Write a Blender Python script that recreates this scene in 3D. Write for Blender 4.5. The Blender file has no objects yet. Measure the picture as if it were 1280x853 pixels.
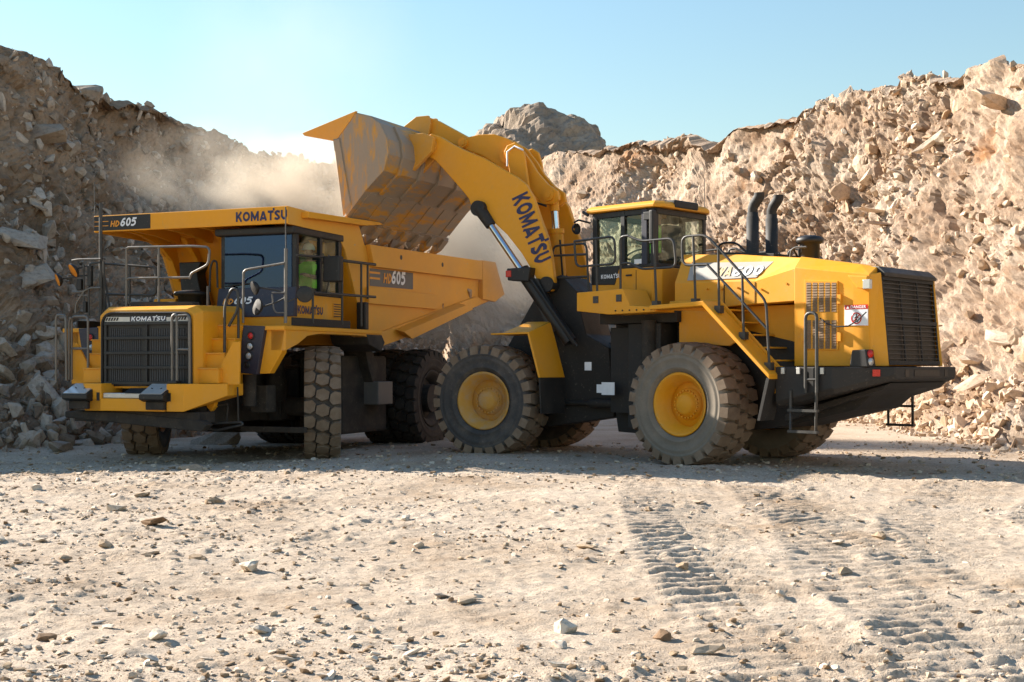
import bpy, bmesh, math, random
import numpy as np
from mathutils import Vector, Matrix

S = bpy.context.scene
COL = S.collection
R = math.radians
rng = np.random.default_rng(7)
random.seed(7)

# ------------------------------------------------------------------ camera, sky, sun, exposure
EYE, FPX, HORIZON = 1.62, 1600.0, 458.0           # eye height (m), focal length and horizon row of a 1280-wide frame
cd = bpy.data.cameras.new('camera'); cam = bpy.data.objects.new('camera', cd); COL.objects.link(cam)
cam.location = (0, 0, EYE); cam.rotation_euler = (R(90), 0, 0)
cd.sensor_width = 36; cd.lens = 36 * FPX / 1280; cd.shift_y = (HORIZON - 426.5) / 1280
cd.clip_start = 0.1; cd.clip_end = 3000
S.camera = cam

SUN_EL, SUN_AZ = R(26.5), R(30)                      # sun stands to the left, a little behind the machines
to_sun = Vector((-math.cos(SUN_AZ) * math.cos(SUN_EL), math.sin(SUN_AZ) * math.cos(SUN_EL), math.sin(SUN_EL)))
W = bpy.data.worlds.new('World'); S.world = W; W.use_nodes = True
wt = W.node_tree
sky = wt.nodes.new('ShaderNodeTexSky'); sky.sky_type = 'NISHITA'; sky.sun_disc = False
sky.sun_elevation = SUN_EL; sky.sun_rotation = -math.atan2(-to_sun.x, to_sun.y)
sky.altitude = 300; sky.air_density = 1.9; sky.dust_density = 0.1; sky.ozone_density = 5.0
wt.links.new(sky.outputs[0], wt.nodes['Background'].inputs[0])
wt.nodes['Background'].inputs[1].default_value = 0.067
sd = bpy.data.lights.new('sun', 'SUN'); sd.energy = 5.0; sd.angle = R(0.5); sd.color = (1.0, 0.92, 0.80)
so = bpy.data.objects.new('sun', sd); COL.objects.link(so); so.location = to_sun * 60
so.rotation_euler = to_sun.to_track_quat('Z', 'Y').to_euler()
S.view_settings.view_transform = 'Standard'; S.view_settings.look = 'None'
S.view_settings.exposure = 1.52; S.view_settings.gamma = 1.0; S.view_settings.use_curve_mapping = False
S.cycles.use_denoising = True
S.cycles.max_bounces = 8; S.cycles.diffuse_bounces = 3; S.cycles.glossy_bounces = 3
S.cycles.transparent_max_bounces = 12; S.cycles.volume_bounces = 1
S.cycles.volume_step_rate = 2.0; S.cycles.volume_max_steps = 128

# ------------------------------------------------------------------ helpers
def tag(o, label=None, cat=None, group=None, kind=None):
    for k, v in (('label', label), ('category', cat), ('group', group), ('kind', kind)):
        if v: o[k] = v
    return o

class Frame:
    """A machine's own axes: x forward, y left, z up. at() gives the point of a plane of the machine seen at a photo position."""
    def __init__(s, o, f):
        a = math.atan2(f[1], f[0]); s.o = Vector(o); s.a = a
        s.M = Matrix.Translation(s.o) @ Matrix.Rotation(a, 4, 'Z'); s.I = s.M.inverted()
    def at(s, u, v, x=None, y=None, z=None):
        o = s.I @ Vector((0, 0, EYE)); d = s.I.to_3x3() @ Vector(((u - 640) / FPX, 1, (HORIZON - v) / FPX))
        k, val = (0, x) if x is not None else (1, y) if y is not None else (2, z)
        return o + d * ((val - o[k]) / d[k])
    def plane(s, u, v, p, n):
        o = s.I @ Vector((0, 0, EYE)); d = s.I.to_3x3() @ Vector(((u - 640) / FPX, 1, (HORIZON - v) / FPX)); n = Vector(n)
        return o + d * ((Vector(p) - o).dot(n) / d.dot(n))
    def side(s, y, *uv): return [(lambda p: (p.x, p.z))(s.at(u, v, y=y)) for u, v in uv]
    def front(s, x, *uv): return [(lambda p: (p.y, p.z))(s.at(u, v, x=x)) for u, v in uv]
    def pts(s, uv, **k): return [s.at(u, v, **k) for u, v in uv]

def mesh_obj(name, verts, faces, mat, parent=None, smooth=None, recalc=False, bevel=0, M=None):
    me = bpy.data.meshes.new(name)
    me.from_pydata([tuple(v) for v in verts], [], faces)
    if recalc:
        bm = bmesh.new(); bm.from_mesh(me); bmesh.ops.recalc_face_normals(bm, faces=bm.faces); bm.to_mesh(me); bm.free()
    if smooth is not None:
        me.polygons.foreach_set('use_smooth', np.array(smooth, dtype=bool) if hasattr(smooth, '__len__') else np.full(len(me.polygons), bool(smooth)))
    me.materials.append(mat); me.update()
    o = bpy.data.objects.new(name, me); COL.objects.link(o)
    if parent: o.parent = parent
    if M is not None: o.matrix_local = M
    if bevel:
        b = o.modifiers.new('edge', 'BEVEL'); b.width = bevel; b.segments = 2; b.limit_method = 'ANGLE'; b.angle_limit = R(35)
    return o

def empty(name, M, parent=None):
    o = bpy.data.objects.new(name, None); COL.objects.link(o); o.empty_display_size = .2
    if parent: o.parent = parent; o.matrix_local = M
    else: o.matrix_world = M
    return o

class MB:
    def __init__(s): s.v, s.f, s.s = [], [], []
    def add(s, v, f, smooth=False):
        n = len(s.v); s.v += [tuple(p) for p in v]; s.f += [tuple(i + n for i in q) for q in f]; s.s += [smooth] * len(f); return s
    def hexa(s, b, t):
        return s.add(list(b) + list(t), [(3, 2, 1, 0), (4, 5, 6, 7), (0, 1, 5, 4), (1, 2, 6, 5), (2, 3, 7, 6), (3, 0, 4, 7)])
    def box(s, x0, x1, y0, y1, z0, z1):
        q = [(x0, y0), (x1, y0), (x1, y1), (x0, y1)]
        return s.hexa([(*p, z0) for p in q], [(*p, z1) for p in q])
    def prism(s, poly, a0, a1, axis='y', poly1=None):
        poly1 = poly1 or poly; n = len(poly)
        m = {'y': lambda p, a: (p[0], a, p[1]), 'x': lambda p, a: (a, p[0], p[1]), 'z': lambda p, a: (p[0], p[1], a)}[axis]
        v = [m(p, a0) for p in poly] + [m(p, a1) for p in poly1]
        return s.add(v, [tuple(range(n))[::-1], tuple(range(n, 2 * n))] + [(i, (i + 1) % n, n + (i + 1) % n, n + i) for i in range(n)])
    def loft(s, secs, cap=True):
        n = len(secs[0]); v = [p for q in secs for p in q]; f = []
        for k in range(len(secs) - 1):
            f += [(k * n + i, k * n + (i + 1) % n, (k + 1) * n + (i + 1) % n, (k + 1) * n + i) for i in range(n)]
        if cap: f += [tuple(range(n))[::-1], tuple(range((len(secs) - 1) * n, len(secs) * n))]
        return s.add(v, f)
    def cyl(s, p0, p1, r0, r1=None, n=14, cap=True):
        p0, p1 = Vector(p0), Vector(p1); d = (p1 - p0).normalized(); r1 = r0 if r1 is None else r1
        a = d.orthogonal().normalized(); b = d.cross(a)
        c = [(math.cos(2 * math.pi * i / n), math.sin(2 * math.pi * i / n)) for i in range(n)]
        v = [p0 + (a * x + b * y) * r0 for x, y in c] + [p1 + (a * x + b * y) * r1 for x, y in c]
        s.add(v, [(i, (i + 1) % n, n + (i + 1) % n, n + i) for i in range(n)], True)
        if cap: s.add(v, [tuple(range(n))[::-1], tuple(range(n, 2 * n))])
        return s
    def tube(s, pts, r, n=8, fillet=0.0):
        P = [Vector(p) for p in pts]
        if fillet:
            Q = [P[0]]
            for a, b, c in zip(P, P[1:], P[2:]):
                l = min(fillet, (a - b).length * .45, (c - b).length * .45)
                p, q = b + (a - b).normalized() * l, b + (c - b).normalized() * l
                Q += [p.lerp(b, t).lerp(b.lerp(q, t), t) for t in (0, .33, .67, 1)]
            P = Q + [P[-1]]
        T = [(P[min(i + 1, len(P) - 1)] - P[max(i - 1, 0)]).normalized() for i in range(len(P))]
        a = T[0].orthogonal().normalized(); v = []
        for p, t in zip(P, T):
            a = (a - t * a.dot(t)); a = a.normalized() if a.length > 1e-5 else t.orthogonal().normalized(); b = t.cross(a)
            v += [p + (a * math.cos(2 * math.pi * i / n) + b * math.sin(2 * math.pi * i / n)) * r for i in range(n)]
        f = [(k * n + i, k * n + (i + 1) % n, (k + 1) * n + (i + 1) % n, (k + 1) * n + i) for k in range(len(P) - 1) for i in range(n)]
        s.add(v, f, True); m = (len(P) - 1) * n
        s.add(v, [tuple(range(n))[::-1], tuple(range(m, m + n))]); return s
    def lathe(s, prof, c=(0, 0, 0), axis=(0, 1, 0), n=40, smooth=True):
        ax = Vector(axis).normalized(); a = ax.orthogonal().normalized(); b = ax.cross(a); c = Vector(c); m = len(prof)
        v = [c + ax * h + (a * math.cos(2 * math.pi * i / n) + b * math.sin(2 * math.pi * i / n)) * r for i in range(n) for h, r in prof]
        f = [(i * m + k, i * m + k + 1, ((i + 1) % n) * m + k + 1, ((i + 1) % n) * m + k) for i in range(n) for k in range(m - 1)]
        return s.add(v, f, smooth)
    def build(s, name, mat, parent=None, bevel=0, M=None):
        return mesh_obj(name, s.v, s.f, mat, parent, smooth=s.s, recalc=True, bevel=bevel, M=M)

def lettering(body, mat, parent, o, right, up, width, height=None, bold=0.0, shear=0.0, depth=0.004, name='lettering', M=None):
    """Flat painted letters laid from corner o along right and up."""
    c = bpy.data.curves.new('t', 'FONT'); c.body = body; c.offset = bold; c.shear = shear; c.size = 1; c.space_character = 1.0 + bold * 2.5
    t = bpy.data.objects.new('t', c); COL.objects.link(t)
    me = bpy.data.meshes.new_from_object(t.evaluated_get(bpy.context.evaluated_depsgraph_get()))
    bpy.data.objects.remove(t); bpy.data.curves.remove(c)
    n = len(me.vertices); co = np.empty(n * 3); me.vertices.foreach_get('co', co); co = co.reshape(-1, 3)
    lo, hi = co.min(0), co.max(0); k = width / (hi[0] - lo[0]); ky = k if height is None else height / (hi[1] - lo[1])
    right = Vector(right).normalized(); up = Vector(up).normalized(); nn = right.cross(up)
    vs = [Vector(o) + right * ((p[0] - lo[0]) * k) + up * ((p[1] - lo[1]) * ky) + nn * depth for p in co]
    fs = [tuple(p.vertices) for p in me.polygons]; bpy.data.meshes.remove(me)
    return mesh_obj(name, vs, fs, mat, parent, M=M)

def _smooth(p, closed=False, n=4):
    q = []; m = len(p); P = [Vector(x) for x in p]
    for i in range(m if closed else m - 1):
        a, b, c, d = (P[(i + k) % m] if closed else P[min(max(i + k, 0), m - 1)] for k in (-1, 0, 1, 2))
        for j in range(n):
            t = j / n; q.append(.5 * ((2 * b) + (c - a) * t + (2 * a - 5 * b + 4 * c - d) * t * t + (3 * b - a - 3 * c + d) * t ** 3))
    return q + [P[0] if closed else P[-1]]
def _ell(cx, cy, rx, ry): return [(cx + rx * math.sin(a * math.pi / 10), cy + ry * math.cos(a * math.pi / 10)) for a in range(21)]
def glyphs(t):
    h = t / 2
    return {'K': (.86, [[(h, 0), (h, 1)], [(t * .8, .40), (.78, 1)], [(.36, .58), (.80, 0)]]), 'O': (1.0, [_ell(.5, .5, .5 - h, .5 - h)]), 'M': (1.12, [[(h, 0), (h, 1)], [(1.12 - h, 0), (1.12 - h, 1)], [(h, .9), (.56, .22), (1.12 - h, .9)]]),
        'A': (1.02, [[(h * .9, 0), (.51, .94)], [(.51, .94), (1.02 - h * .9, 0)], [(.30, .24), (.72, .24)]]), 'T': (.80, [[(0, 1 - h), (.80, 1 - h)], [(.40, 0), (.40, 1 - t)]]),
        'S': (.78, [_smooth([(.74, .80), (.40, 1 - h), (h, .74), (.40, .5), (.78 - h, .27), (.40, h), (.03, .2)])]), 'U': (.86, [_smooth([(h, 1), (h, .6), (h + .01, .36), (.43, h), (.85 - h, .36), (.86 - h, .6), (.86 - h, 1)])]),
        "'": (.0, [[(-.10, .98), (-.10, 1.24)]]), 'H': (.80, [[(h, 0), (h, 1)], [(.80 - h, 0), (.80 - h, 1)], [(t, .5), (.80 - t, .5)]]), 'D': (.80, [_smooth([(h, h), (.35, h), (.80 - h, .5), (.35, 1 - h), (h, 1 - h)]), [(h, 0), (h, 1)]]),
        '0': (.72, [_ell(.36, .5, .36 - h, .5 - h)]), '6': (.72, [_ell(.36, .32, .36 - h, .32 - h), _smooth([(.66, 1 - h), (.34, .92 - h), (h, .36)])]),
        '5': (.72, [[(.70, 1 - h), (h * .8, 1 - h)], [(h, 1 - t), (h, .52)], _smooth([(h, .56), (.40, .62), (.72 - h, .34), (.36, h), (.0, .14)])]), 'W': (1.15, [[(h * .8, 1), (.32, .06)], [(.32, .06), (.575, .86)], [(.575, .86), (.83, .06)], [(.83, .06), (1.15 - h * .8, 1)]])}
def block_letters(body, mat, parent, o, right, up, width, height, t=.24, shear=0.0, depth=.004, M=None):
    """Heavy block lettering drawn stroke by stroke."""
    G = glyphs(t); right = Vector(right).normalized(); up = Vector(up).normalized(); nn = right.cross(up); tot = sum(G[c][0] + .13 for c in body if c != "'") - .13
    kx, ky = width / tot, height; vs, fs = [], []; x0 = 0
    for c in body:
        w, strokes = G[c]
        for j, st in enumerate(strokes):
            P = [Vector(p) for p in st]; cl = (P[0] - P[-1]).length < 1e-4 and len(P) > 3; n0 = len(vs)
            for i, p in enumerate(P):
                a = P[i - 1] if i else (P[-2] if cl else p); b = P[i + 1] if i < len(P) - 1 else (P[1] if cl else p); d = (b - a).normalized(); e = Vector((-d.y, d.x))
                if 0 < i < len(P) - 1 and not cl: e = e / max(.5, abs(e.dot(Vector((-(p - a).normalized().y, (p - a).normalized().x)))))
                for s in (1, -1):
                    q = p + e * s * t / 2; vs.append(Vector(o) + right * ((x0 + q.x) * kx + shear * q.y * ky) + up * (q.y * ky) + nn * (depth + .0006 * j))
            fs += [(n0 + 2 * i, n0 + 2 * i + 1, n0 + 2 * i + 3, n0 + 2 * i + 2) for i in range(len(P) - 1)]
        if c != "'": x0 += w + .13
    return mesh_obj('lettering', vs, fs, mat, parent, M=M)

# ------------------------------------------------------------------ materials
def _nt(name):
    m = bpy.data.materials.new(name); m.use_nodes = True; t = m.node_tree; b = t.nodes['Principled BSDF']; return m, t, b
def _n(t, ty, **k):
    n = t.nodes.new(ty)
    for a, v in k.items():
        if a in n.inputs.keys(): n.inputs[a].default_value = v
        else: setattr(n, a, v)
    return n
def noise(t, vec, scale, detail=4, rough=.6):
    n = _n(t, 'ShaderNodeTexNoise', Scale=scale, Detail=detail, Roughness=rough)
    if vec is not None: t.links.new(vec, n.inputs['Vector'])
    return n.outputs['Fac']
def ramp(t, fac, stops):
    n = t.nodes.new('ShaderNodeValToRGB'); t.links.new(fac, n.inputs[0]); e = n.color_ramp.elements
    while len(e) < len(stops): e.new(.5)
    for q, (p, c) in zip(e, stops): q.position = p; q.color = (*c, 1) if len(c) == 3 else c
    return n.outputs[0]
def mix(t, fac, a, b, blend='MIX'):
    n = t.nodes.new('ShaderNodeMix'); n.data_type = 'RGBA'; n.blend_type = blend
    for i, x in ((0, fac), (6, a), (7, b)):
        if hasattr(x, 'is_linked'): t.links.new(x, n.inputs[i])
        else: n.inputs[i].default_value = x if i == 0 else (*x, 1)
    return n.outputs[2]
def bump(t, b, h, strength, dist):
    n = _n(t, 'ShaderNodeBump', Strength=strength, Distance=dist); t.links.new(h, n.inputs['Height']); t.links.new(n.outputs[0], b.inputs['Normal'])
DUST = (.42, .33, .25)
def paint(name, col, rough=.42, metal=0.0, dust=.25, scale=1.3, streak=False, spec=.5, grime=None):
    m, t, b = _nt(name); g = _n(t, 'ShaderNodeTexCoord'); P = g.outputs['Object']
    n1 = noise(t, P, scale, 6, .65); n2 = noise(t, P, scale * 9, 4, .7)
    f = ramp(t, n1, [(.42, (0, 0, 0)), (.75, (1, 1, 1))])
    f = mix(t, .35, f, n2)
    k = _n(t, 'ShaderNodeMath', operation='MULTIPLY'); k.inputs[1].default_value = dust; t.links.new(f, k.inputs[0])
    c0 = mix(t, n2, tuple(x * .93 for x in col), tuple(min(1, x * 1.05) for x in col))
    c = mix(t, k.outputs[0], c0, DUST)
    if grime:
        mp = _n(t, 'ShaderNodeMapping'); mp.inputs['Scale'].default_value = grime[0]; t.links.new(P, mp.inputs[0])
        gf = ramp(t, noise(t, mp.outputs[0], 2.0, 6, .7), [(grime[1], (0, 0, 0)), (grime[1] + .12, (1, 1, 1))])
        c = mix(t, gf, c, grime[2])
    sp = ramp(t, noise(t, P, 22, 5, .75), [(.60, (0, 0, 0)), (.70, (.55, .55, .55))]); c = mix(t, mix(t, 1.0, sp, f, 'MULTIPLY'), c, DUST)
    t.links.new(c, b.inputs['Base Color']); b.inputs['Metallic'].default_value = metal
    r = _n(t, 'ShaderNodeMapRange'); r.inputs[3].default_value = rough; r.inputs[4].default_value = min(1, rough + .35)
    t.links.new(f, r.inputs[0]); t.links.new(r.outputs[0], b.inputs['Roughness']); b.inputs['Specular IOR Level'].default_value = spec
    return m
def plain(name, col, rough=.5, metal=0.0, emit=0):
    m, t, b = _nt(name); b.inputs['Base Color'].default_value = (*col, 1); b.inputs['Roughness'].default_value = rough; b.inputs['Metallic'].default_value = metal
    g = _n(t, 'ShaderNodeTexCoord'); n = noise(t, g.outputs['Object'], 14, 4)
    t.links.new(mix(t, n, tuple(x * .85 for x in col), tuple(min(1, x * 1.1) for x in col)), b.inputs['Base Color'])
    return m
def glass(name, tint, refl=.25, clear=.8, fr=.6):
    m, t, b = _nt(name); t.nodes.remove(b); out = t.nodes['Material Output']
    tr = _n(t, 'ShaderNodeBsdfTransparent'); tr.inputs[0].default_value = (*[c * clear for c in tint], 1)
    gl = _n(t, 'ShaderNodeBsdfGlossy', Roughness=.04); gl.inputs[0].default_value = (*[min(1, .15 + c * .8) for c in tint], 1)
    lw = _n(t, 'ShaderNodeLayerWeight', Blend=.3); ma = _n(t, 'ShaderNodeMath', operation='MULTIPLY_ADD'); ma.inputs[1].default_value = fr; ma.inputs[2].default_value = refl
    t.links.new(lw.outputs['Fresnel'], ma.inputs[0]); mx = _n(t, 'ShaderNodeMixShader')
    t.links.new(ma.outputs[0], mx.inputs[0]); t.links.new(tr.outputs[0], mx.inputs[1]); t.links.new(gl.outputs[0], mx.inputs[2]); t.links.new(mx.outputs[0], out.inputs[0])
    return m
def earth(name, stops, scale=.35, fine=14, bump_d=.03, patch=None, island=False, bscale=9, streak=None, speck=None):
    m, t, b = _nt(name); g = _n(t, 'ShaderNodeNewGeometry'); P = g.outputs['Position']
    n1 = noise(t, P, scale, 8, .68); n2 = noise(t, P, fine, 5, .7)
    if island:
        n1 = mix(t, .55, n1, g.outputs['Random Per Island'])
    if streak:
        mp = _n(t, 'ShaderNodeMapping'); mp.inputs['Rotation'].default_value = (0, R(streak[0]), 0); mp.inputs['Scale'].default_value = (streak[1], streak[1], streak[2]); t.links.new(P, mp.inputs[0])
        n1 = mix(t, .5, n1, noise(t, mp.outputs[0], 1, 6, .65))
    c = ramp(t, n1, stops)
    c = mix(t, .7, c, ramp(t, n2, [(.3, (.45, .42, .40)), (.5, (1, 1, 1)), (.72, (1.2, 1.2, 1.2))]), 'MULTIPLY')
    if speck: c = mix(t, ramp(t, noise(t, P, speck[0], 3, .6), [(speck[1], (0, 0, 0)), (speck[1] + .05, (1, 1, 1))]), c, speck[2])
    if patch:
        pf = ramp(t, noise(t, P, patch[0], 5, .6), [(patch[1], (0, 0, 0)), (patch[1] + patch[3], (1, 1, 1))]); c = mix(t, pf, c, patch[2])
    t.links.new(c, b.inputs['Base Color']); b.inputs['Roughness'].default_value = .95; b.inputs['Specular IOR Level'].default_value = .15
    h = mix(t, .5, noise(t, P, bscale, 8, .75), noise(t, P, bscale * 5, 4, .7)); bump(t, b, h, .9, bump_d)
    return m

YEL = (.80, .330, .004)
M_yel = paint('yellow_paint', YEL, .40, dust=.19, spec=.3, grime=((1.1, 1.1, .4), .62, (.60, .31, .07)))
M_yeld = paint('yellow_paint_dusty', YEL, .5, dust=.42, scale=2.2, spec=.3)
M_bed = paint('yellow_paint_scuffed', (.80, .345, .012), .5, dust=.30, scale=1.1, grime=((1.2, .5, 3.5), .63, (.46, .36, .26)))
M_bucket = paint('worn_bucket_steel', (.29, .23, .17), .5, metal=.15, dust=.5, scale=2.4, grime=((3.2, .5, .6), .50, (.56, .27, .035)))
M_buckety = paint('worn_bucket_yellow', (.72, .31, .012), .5, dust=.4, scale=2, grime=((2, 1, 1), .6, (.25, .18, .12)))
M_blk = paint('black_paint', (.007, .007, .008), .42, dust=.05, scale=2)
M_blkd = paint('black_paint_dusty', (.009, .008, .008), .6, dust=.09, scale=2.2)
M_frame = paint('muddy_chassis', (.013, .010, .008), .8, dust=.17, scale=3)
M_rail = paint('grey_handrail', (.022, .022, .022), .4, dust=.15, scale=5)
M_raill = paint('pale_handrail', (.13, .12, .11), .32, metal=.3, dust=.3, scale=5)
M_rub = paint('tyre_rubber', (.030, .030, .033), .75, dust=.32, scale=3.5)
M_rub_lit = paint('tyre_rubber_dusty_sunlit', (.16, .135, .105), .8, dust=.45, scale=3.0)  # dust plus the sunlit grey of the rear sidewalls put into the base colour
M_tread = paint('tyre_tread_dusty', (.17, .112, .07), .9, dust=.5, scale=4)
M_chr = plain('chrome_rod', (.62, .64, .70), .12, 1.0)
M_grey = paint('grey_decal', (.11, .105, .10), .5, dust=.25)
M_greyl = paint('pale_grey_decal', (.36, .34, .31), .5, dust=.35)
M_louv = paint('brown_louvre', (.17, .09, .035), .6, dust=.4, scale=6)
M_decal = paint('dark_blue_decal', (.012, .014, .035), .4, dust=.12)
M_navy = plain('navy_lettering', (.012, .012, .075), .4)
M_wht = plain('white_lettering', (.78, .78, .80), .45)
M_wa = plain('faded_gold_lettering', (.62, .45, .22), .5)
M_org = plain('orange_lettering', (.75, .28, .01), .45)
M_red = plain('red_lens', (.55, .02, .015), .2)
M_mirr_yel = plain('mirror_yellow_reflection', (.8, .28, .03), .25)  # mirror faces with the reflected yellow of the truck painted on
M_lens = plain('lamp_glass', (.52, .52, .52), .15, .3)
M_mirr = plain('mirror_face', (.8, .8, .82), .05, 1.0)
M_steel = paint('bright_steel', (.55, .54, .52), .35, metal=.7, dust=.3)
M_core = plain('radiator_core', (.055, .058, .065), .55, .4)
M_seat = plain('seat_fabric', (.03, .03, .034), .8)
M_cabin = plain('cab_trim', (.06, .06, .065), .7)
M_skin = plain('skin', (.42, .22, .15), .55)
M_vest = plain('green_safety_vest', (.28, .92, .04), .7)
M_jean = plain('work_trousers', (.03, .04, .07), .85)
M_hat = plain('white_hard_hat', (.75, .75, .72), .4)
M_rimd = paint('yellow_rim_caked_with_dust', (.62, .30, .03), .7, dust=.85, scale=5, spec=.2)
M_glass = glass('cab_glass', (.90, .96, .92), .025, .95, .08)
M_glassb = glass('blue_windscreen', (.12, .28, .66), .14, .70, .4)
# ------------------------------------------------------------------ noise for the ground and the quarry walls
def _h(i, j, s):
    n = (i.astype(np.int64) * 374761393 + j.astype(np.int64) * 668265263 + s * 982451653) & 0xffffffff
    n = ((n ^ (n >> 13)) * 1274126177) & 0xffffffff
    n = ((n ^ (n >> 16)) * 2246822519) & 0xffffffff
    return ((n ^ (n >> 15)) & 0xffffff) / float(0xffffff)
def vn(x, y, s=0):
    i, j = np.floor(x), np.floor(y); fx, fy = x - i, y - j; fx = fx * fx * (3 - 2 * fx); fy = fy * fy * (3 - 2 * fy)
    a, b, c, d = _h(i, j, s), _h(i + 1, j, s), _h(i, j + 1, s), _h(i + 1, j + 1, s)
    return (a * (1 - fx) + b * fx) * (1 - fy) + (c * (1 - fx) + d * fx) * fy
def fbm(x, y, s=0, o=5, g=.5):
    t = 0; a = 1; m = 0
    for k in range(o): t = t + a * (vn(x, y, s + k) - .5); m += a; a *= g; x = x * 2.03 + 7.1; y = y * 2.03 + 3.7
    return t / m * 2
def chunks(x, y, s=0, tilt=.9):
    """Faceted blocks: every Voronoi cell is a tilted plane with a height of its own."""
    i0, j0 = np.floor(x), np.floor(y); best = np.full(x.shape, 9.); sec = best.copy(); val = np.zeros(x.shape)
    for a in (-1, 0, 1):
        for b in (-1, 0, 1):
            i, j = i0 + a, j0 + b; px, py = i + _h(i, j, s), j + _h(i, j, s + 1); dx, dy = x - px, y - py
            d = dx * dx + dy * dy; v = _h(i, j, s + 2) - .5 + tilt * ((_h(i, j, s + 3) - .5) * dx + (_h(i, j, s + 4) - .5) * dy) * 2
            c = d < best; sec = np.where(c, best, np.minimum(sec, d)); val = np.where(c, v, val); best = np.where(c, d, best)
    e = np.sqrt(sec) - np.sqrt(best)
    return val - .55 * np.exp(-e * 9)
def sheet(name, X, Y, Z, mat, smooth=False):
    m, n = X.shape; co = np.stack([X, Y, Z], -1).reshape(-1, 3)
    i = (np.arange(m - 1)[:, None] * n + np.arange(n - 1)[None, :]).reshape(-1)
    q = np.stack([i, i + 1, i + n + 1, i + n], 1).astype(np.int32)
    return np_mesh(name, co, q, mat, smooth)
def np_mesh(name, co, q, mat, smooth=False):
    me = bpy.data.meshes.new(name); k = q.shape[1]
    me.vertices.add(len(co)); me.vertices.foreach_set('co', co.astype(np.float32).ravel())
    me.loops.add(q.size); me.loops.foreach_set('vertex_index', q.astype(np.int32).ravel())
    me.polygons.add(len(q)); me.polygons.foreach_set('loop_start', np.arange(0, q.size, k, dtype=np.int32))
    me.polygons.foreach_set('use_smooth', np.full(len(q), smooth)); me.update(calc_edges=True)
    me.materials.append(mat); o = bpy.data.objects.new(name, me); COL.objects.link(o); return o

M_ground = earth('pale_quarry_floor', [(.30, (.34, .24, .16)), (.45, (.46, .36, .27)), (.66, (.57, .465, .365))], .5, 24, .035, patch=(.33, .60, (.36, .23, .13), .16), bscale=12, speck=(34, .64, (.20, .125, .07)))
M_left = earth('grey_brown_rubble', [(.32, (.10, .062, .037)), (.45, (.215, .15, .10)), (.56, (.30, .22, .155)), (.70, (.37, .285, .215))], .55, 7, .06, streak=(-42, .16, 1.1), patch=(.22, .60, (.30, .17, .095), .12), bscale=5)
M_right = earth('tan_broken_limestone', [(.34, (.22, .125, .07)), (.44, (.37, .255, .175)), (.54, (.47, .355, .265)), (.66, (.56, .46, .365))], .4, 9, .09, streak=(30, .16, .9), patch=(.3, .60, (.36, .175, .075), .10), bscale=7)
M_far = earth('brown_far_hill', [(.3, (.22, .165, .125)), (.6, (.40, .32, .25))], .2, 2.5, .25, bscale=1.6)
M_rockl = earth('grey_stone', [(.2, (.19, .14, .10)), (.5, (.36, .295, .235)), (.8, (.48, .405, .335))], .7, 9, .02, island=True)
M_rockr = earth('tan_stone', [(.2, (.36, .225, .13)), (.5, (.51, .375, .26)), (.8, (.66, .54, .42))], .7, 9, .02, island=True)
M_rockg = earth('pale_ground_stone', [(.25, (.22, .14, .08)), (.45, (.42, .31, .21)), (.75, (.62, .52, .42))], 1.5, 30, .006, island=True, bscale=40)

TONE = {}
for nm, ks_, c in (('white_stone', ('white', 'whitish', 'pale'), (.60, .51, .41)), ('brown_stone', ('brown', 'dark'), (.22, .14, .085)), ('grey_ground_stone', ('grey',), (.33, .28, .235)), ('tan_ground_stone', ('tan', 'broad'), (.46, .35, .25))):
    m_ = earth(nm, [(.3, tuple(x * .75 for x in c)), (.55, c), (.75, tuple(x * 1.15 for x in c))], 3, 30, .006, bscale=40)
    for q in ks_: TONE[q] = m_
# ------------------------------------------------------------------ ground: one sheet, worked by tyres and strewn with clods
TRACKS = [  # centre line (Y, X) points and half width of the wheel tracks that run towards the camera
    ([(6, 1.6), (11, 1.6), (16, 1.85), (20.5, 2.5)], .46), ([(6, 2.75), (10, 2.75), (15, 3.5), (20.5, 5.4)], .48), ([(6, 2.3), (10, 3.3), (14, 4.6), (20.5, 7.6)], .5),
    ([(6, 4.4), (10, 3.7), (14, 3.2), (20.5, 3.6)], .46), ([(6, 5.4), (10, 5.2), (14, 5.9), (20.5, 9.5)], .46)]
def ground_h(x, y):
    h = .10 * fbm(x * .12, y * .12, 1, 3) + .045 * fbm(x * .9, y * .9, 5, 4)
    loose = np.clip(.5 + 1.1 * fbm(x * .35 + 3, y * .35, 9, 3) - .10 * x, .12, 1)
    c = fbm(x * 4.5, y * 4.5, 12, 4, .6); h = h + .045 * np.clip(c - .18, 0, 1) * loose * 2 + .020 * fbm(x * 9, y * 9, 17, 4, .6) + .010 * np.clip(fbm(x * 17, y * 17, 23, 2) - .1, 0, 1) * loose
    near = np.clip((30 - y) / 6, 0, 1)
    for pts, hw in TRACKS:
        yy, xx = zip(*pts); cx = np.interp(y, yy, xx); d = (x - cx) / hw; m = np.clip(1.25 - np.abs(d), 0, .25) * 4 * (y < 20.4) * (y > 5)
        m = m * np.clip(.72 + 1.5 * fbm(x * .7 + .2 * hw, y * .5, 31, 4), .5, 1)
        ph = (y + .16 * np.abs(d) + .07 * fbm(x * 1.3, y * 1.3, 33, 3)) / .23; r = np.abs(((ph) % 1) - .5) * 2
        h = h - .010 * m + .034 * m * np.clip(r - .55, 0, .22) * 4.5
        h = h + .011 * np.exp(-((np.abs(d) - 1.2) / .14) ** 2) * (y < 20.4) * np.clip(.6 + fbm(x * 1.5, y * 1.5, 35, 3), 0, 1)
    h = h * near
    return h - .10 * np.clip(1 - np.abs(x + 5.0) / 4.0, 0, 1) * np.clip((y - 20.0) / 2, 0, 1)
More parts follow.
